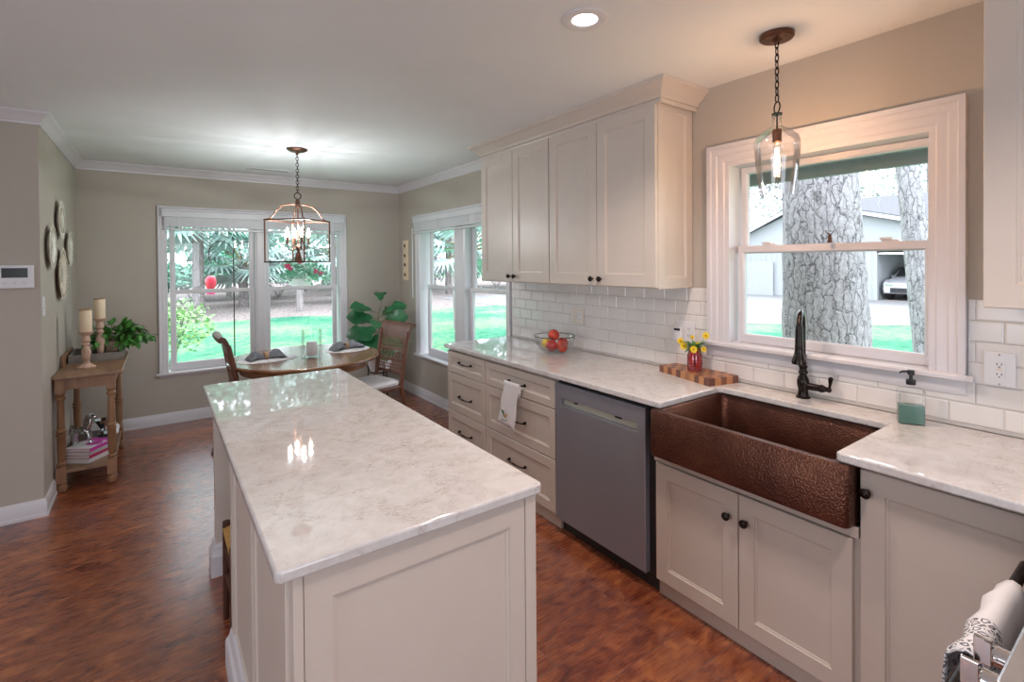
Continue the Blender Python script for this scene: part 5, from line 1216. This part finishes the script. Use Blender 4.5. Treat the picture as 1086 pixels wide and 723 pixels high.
# neighbour house
r = thing('neighbor_house', 'pale one-storey house with gabled garage across the driveway', 'house', (30, 9, GZ))
HX = 27; z0 = GZ+.021
TH = lambda u, v, w_: (HX-w_, u, v)
q = MB(); gy0, gy1 = 3.6, 8.92
for (a, b, c, d_) in ((8.92, 16.5, z0, 2.35), (2.8, 3.6, z0, 1.9), (3.6, 8.92, 1.86, 1.98)): q.nested(TH, [(a, b, c, d_, -.2), (a, b, c, d_, 0)])
q.prism([(16.5, 2.35), (12.1, 4.30), (2.8, .6+1.3), (8.92, 1.86), (8.92, 2.35)], HX, HX+.2, lambda a, b, h: (h, a, b))
for k in range(26): 
    y = 9.1+k*.29
    zt_ = 2.35 if y > 12.1 else 2.35
    q.nested(TH, [(y, y+.03, z0, zt_, 0), (y, y+.03, z0, zt_, .02)])
q.build('front_wall', M['siding'], r, world=True, smooth=0)
MB().box(HX+.2, 36, 16.3, 16.5, z0, 2.35).box(HX+.2, 36, -3, -2.8, z0, 2.0).box(HX+2, HX+2.2, -3, 2.8, z0, 2.3).box(HX+6.3, HX+6.4, 2.8, 9.5, z0, 2.2).box(HX+.2, HX+6.3, 9.0, 9.1, z0, 1.8).build('side_wall', M['siding'], r, world=True, smooth=0)
q = MB()
q.prism([(16.9, 2.10), (12.1, 4.42), (12.1, 4.58), (17.0, 2.25)], HX-.4, HX+7, lambda a, b, h: (h, a, b)); q.prism([(12.1, 4.42), (2.6, .95+1.0), (2.6, 2.1), (12.1, 4.58)], HX-.4, HX+7, lambda a, b, h: (h, a, b))
q.build('garage_roof', M['roof'], r, world=True, smooth=0)
q = MB(); q.prism([(28.2, 2.2), (33.5, 5.0), (33.5, 5.15), (28.1, 2.35)], -6, 15, lambda a, b, h: (a, h, b)); q.prism([(33.5, 5.0), (39, 2.2), (39, 2.35), (33.5, 5.15)], -6, 15, lambda a, b, h: (a, h, b)); q.build('main_roof', M['roof'], r, world=True, smooth=0)
q = MB(); q.prism([(17.0, 2.02), (12.1, 4.34), (12.1, 4.50), (17.0, 2.2)], HX-.44, HX-.41, lambda a, b, h: (h, a, b)); q.prism([(12.1, 4.34), (2.6, 1.86), (2.6, 2.05), (12.1, 4.50)], HX-.44, HX-.41, lambda a, b, h: (h, a, b)); q.build('fascia', M['trim'], r, world=True, smooth=0)
MB().cyl((31.5, 7.2, 3.9), (31.5, 7.2, 4.7), .09, n=12).build('vent_pipe', M['soffit'], r, world=True)
MB().box(HX+6.1, HX+6.25, 3, 8.9, z0, 2.1).build('garage_back_shade', M['dark'], r, world=True, smooth=0)  # dark sheet before the pale back wall, painting the garage's inner shade
struct(MB().box(HX-.2, HX+6, 2.9, 8.9, GZ+.0205, GZ+.03).build('garage_slab', M['greybark'], smooth=0))
tag(MB().nested(TH, [(13.6, 15.2, z0, 1.5, .10), (13.6, 15.2, z0, 1.5, .16)]).build('yard_gate', M['siding'], smooth=0), 'white flat panel standing against the neighbour garage wall', 'gate')
# car in the garage, nose towards us (-X)
r = thing('parked_car', 'grey car parked in the neighbour garage, nose outward', 'car', (HX+2.4, 7.92, GZ+.0302))
sec = [(-2.2, .35, .62, .80), (-2.1, .30, .78, .88), (-1.6, .28, .92, .92), (-1.0, .28, 1.02, .93), (-.4, .28, 1.45, .90), (.3, .28, 1.58, .90), (1.2, .28, 1.55, .90), (2.0, .30, 1.10, .88), (2.15, .40, .8, .84)]
rings = []
for (x, zb_, zt_, hw) in sec:
    zw = min(zt_, .95); tw_ = hw*(.78 if zt_ > 1.1 else .93)
    rings.append([(x, -hw*.96, zb_), (x, -hw, (zb_+zw)/2), (x, -hw*.97, zw), (x, -tw_, zt_-.02), (x, -tw_*.6, zt_), (x, tw_*.6, zt_), (x, tw_, zt_-.02), (x, hw*.97, zw), (x, hw, (zb_+zw)/2), (x, hw*.96, zb_)])
MB().rings(rings).build('car_body', M['carpaint'], r, smooth=40)
MB().prism([(-.70, -.98), (.70, -.98), (.62, -.46), (-.62, -.46)], 0, .02, lambda a, b, h: (b-.06, a, 1.07+(b+.98)*.76+h)).build('windshield', M['screen'], r, smooth=0)
for s in (-1, 1):
    MB().box(-2.215, -2.05, s*.45-(.28 if s < 0 else .0), s*.45+(.28 if s > 0 else .0), .66, .78).build('headlight', M['chrome'], r, smooth=0, bevel=.02)
    MB().box(-.55, -.40, s*.95-.08, s*.95+.08, 1.0, 1.12).build('mirror', M['carpaint'], r, smooth=0, bevel=.02)
MB().box(-2.235, -2.19, -.55, .55, .36, .58).build('grille', M['black'], r, smooth=0)
for sx in (-1.35, 1.35):
    for s in (-1, 1):
        w_ = MB().lathe([(.20, s*.70), (.34, s*.71), (.35, s*.80), (.34, s*.90), (.22, s*.915), (.18, s*.90), (.02, s*.89)], (sx, 0, .35), 24, 'Y').build('wheel', M['black'], r, smooth=40)
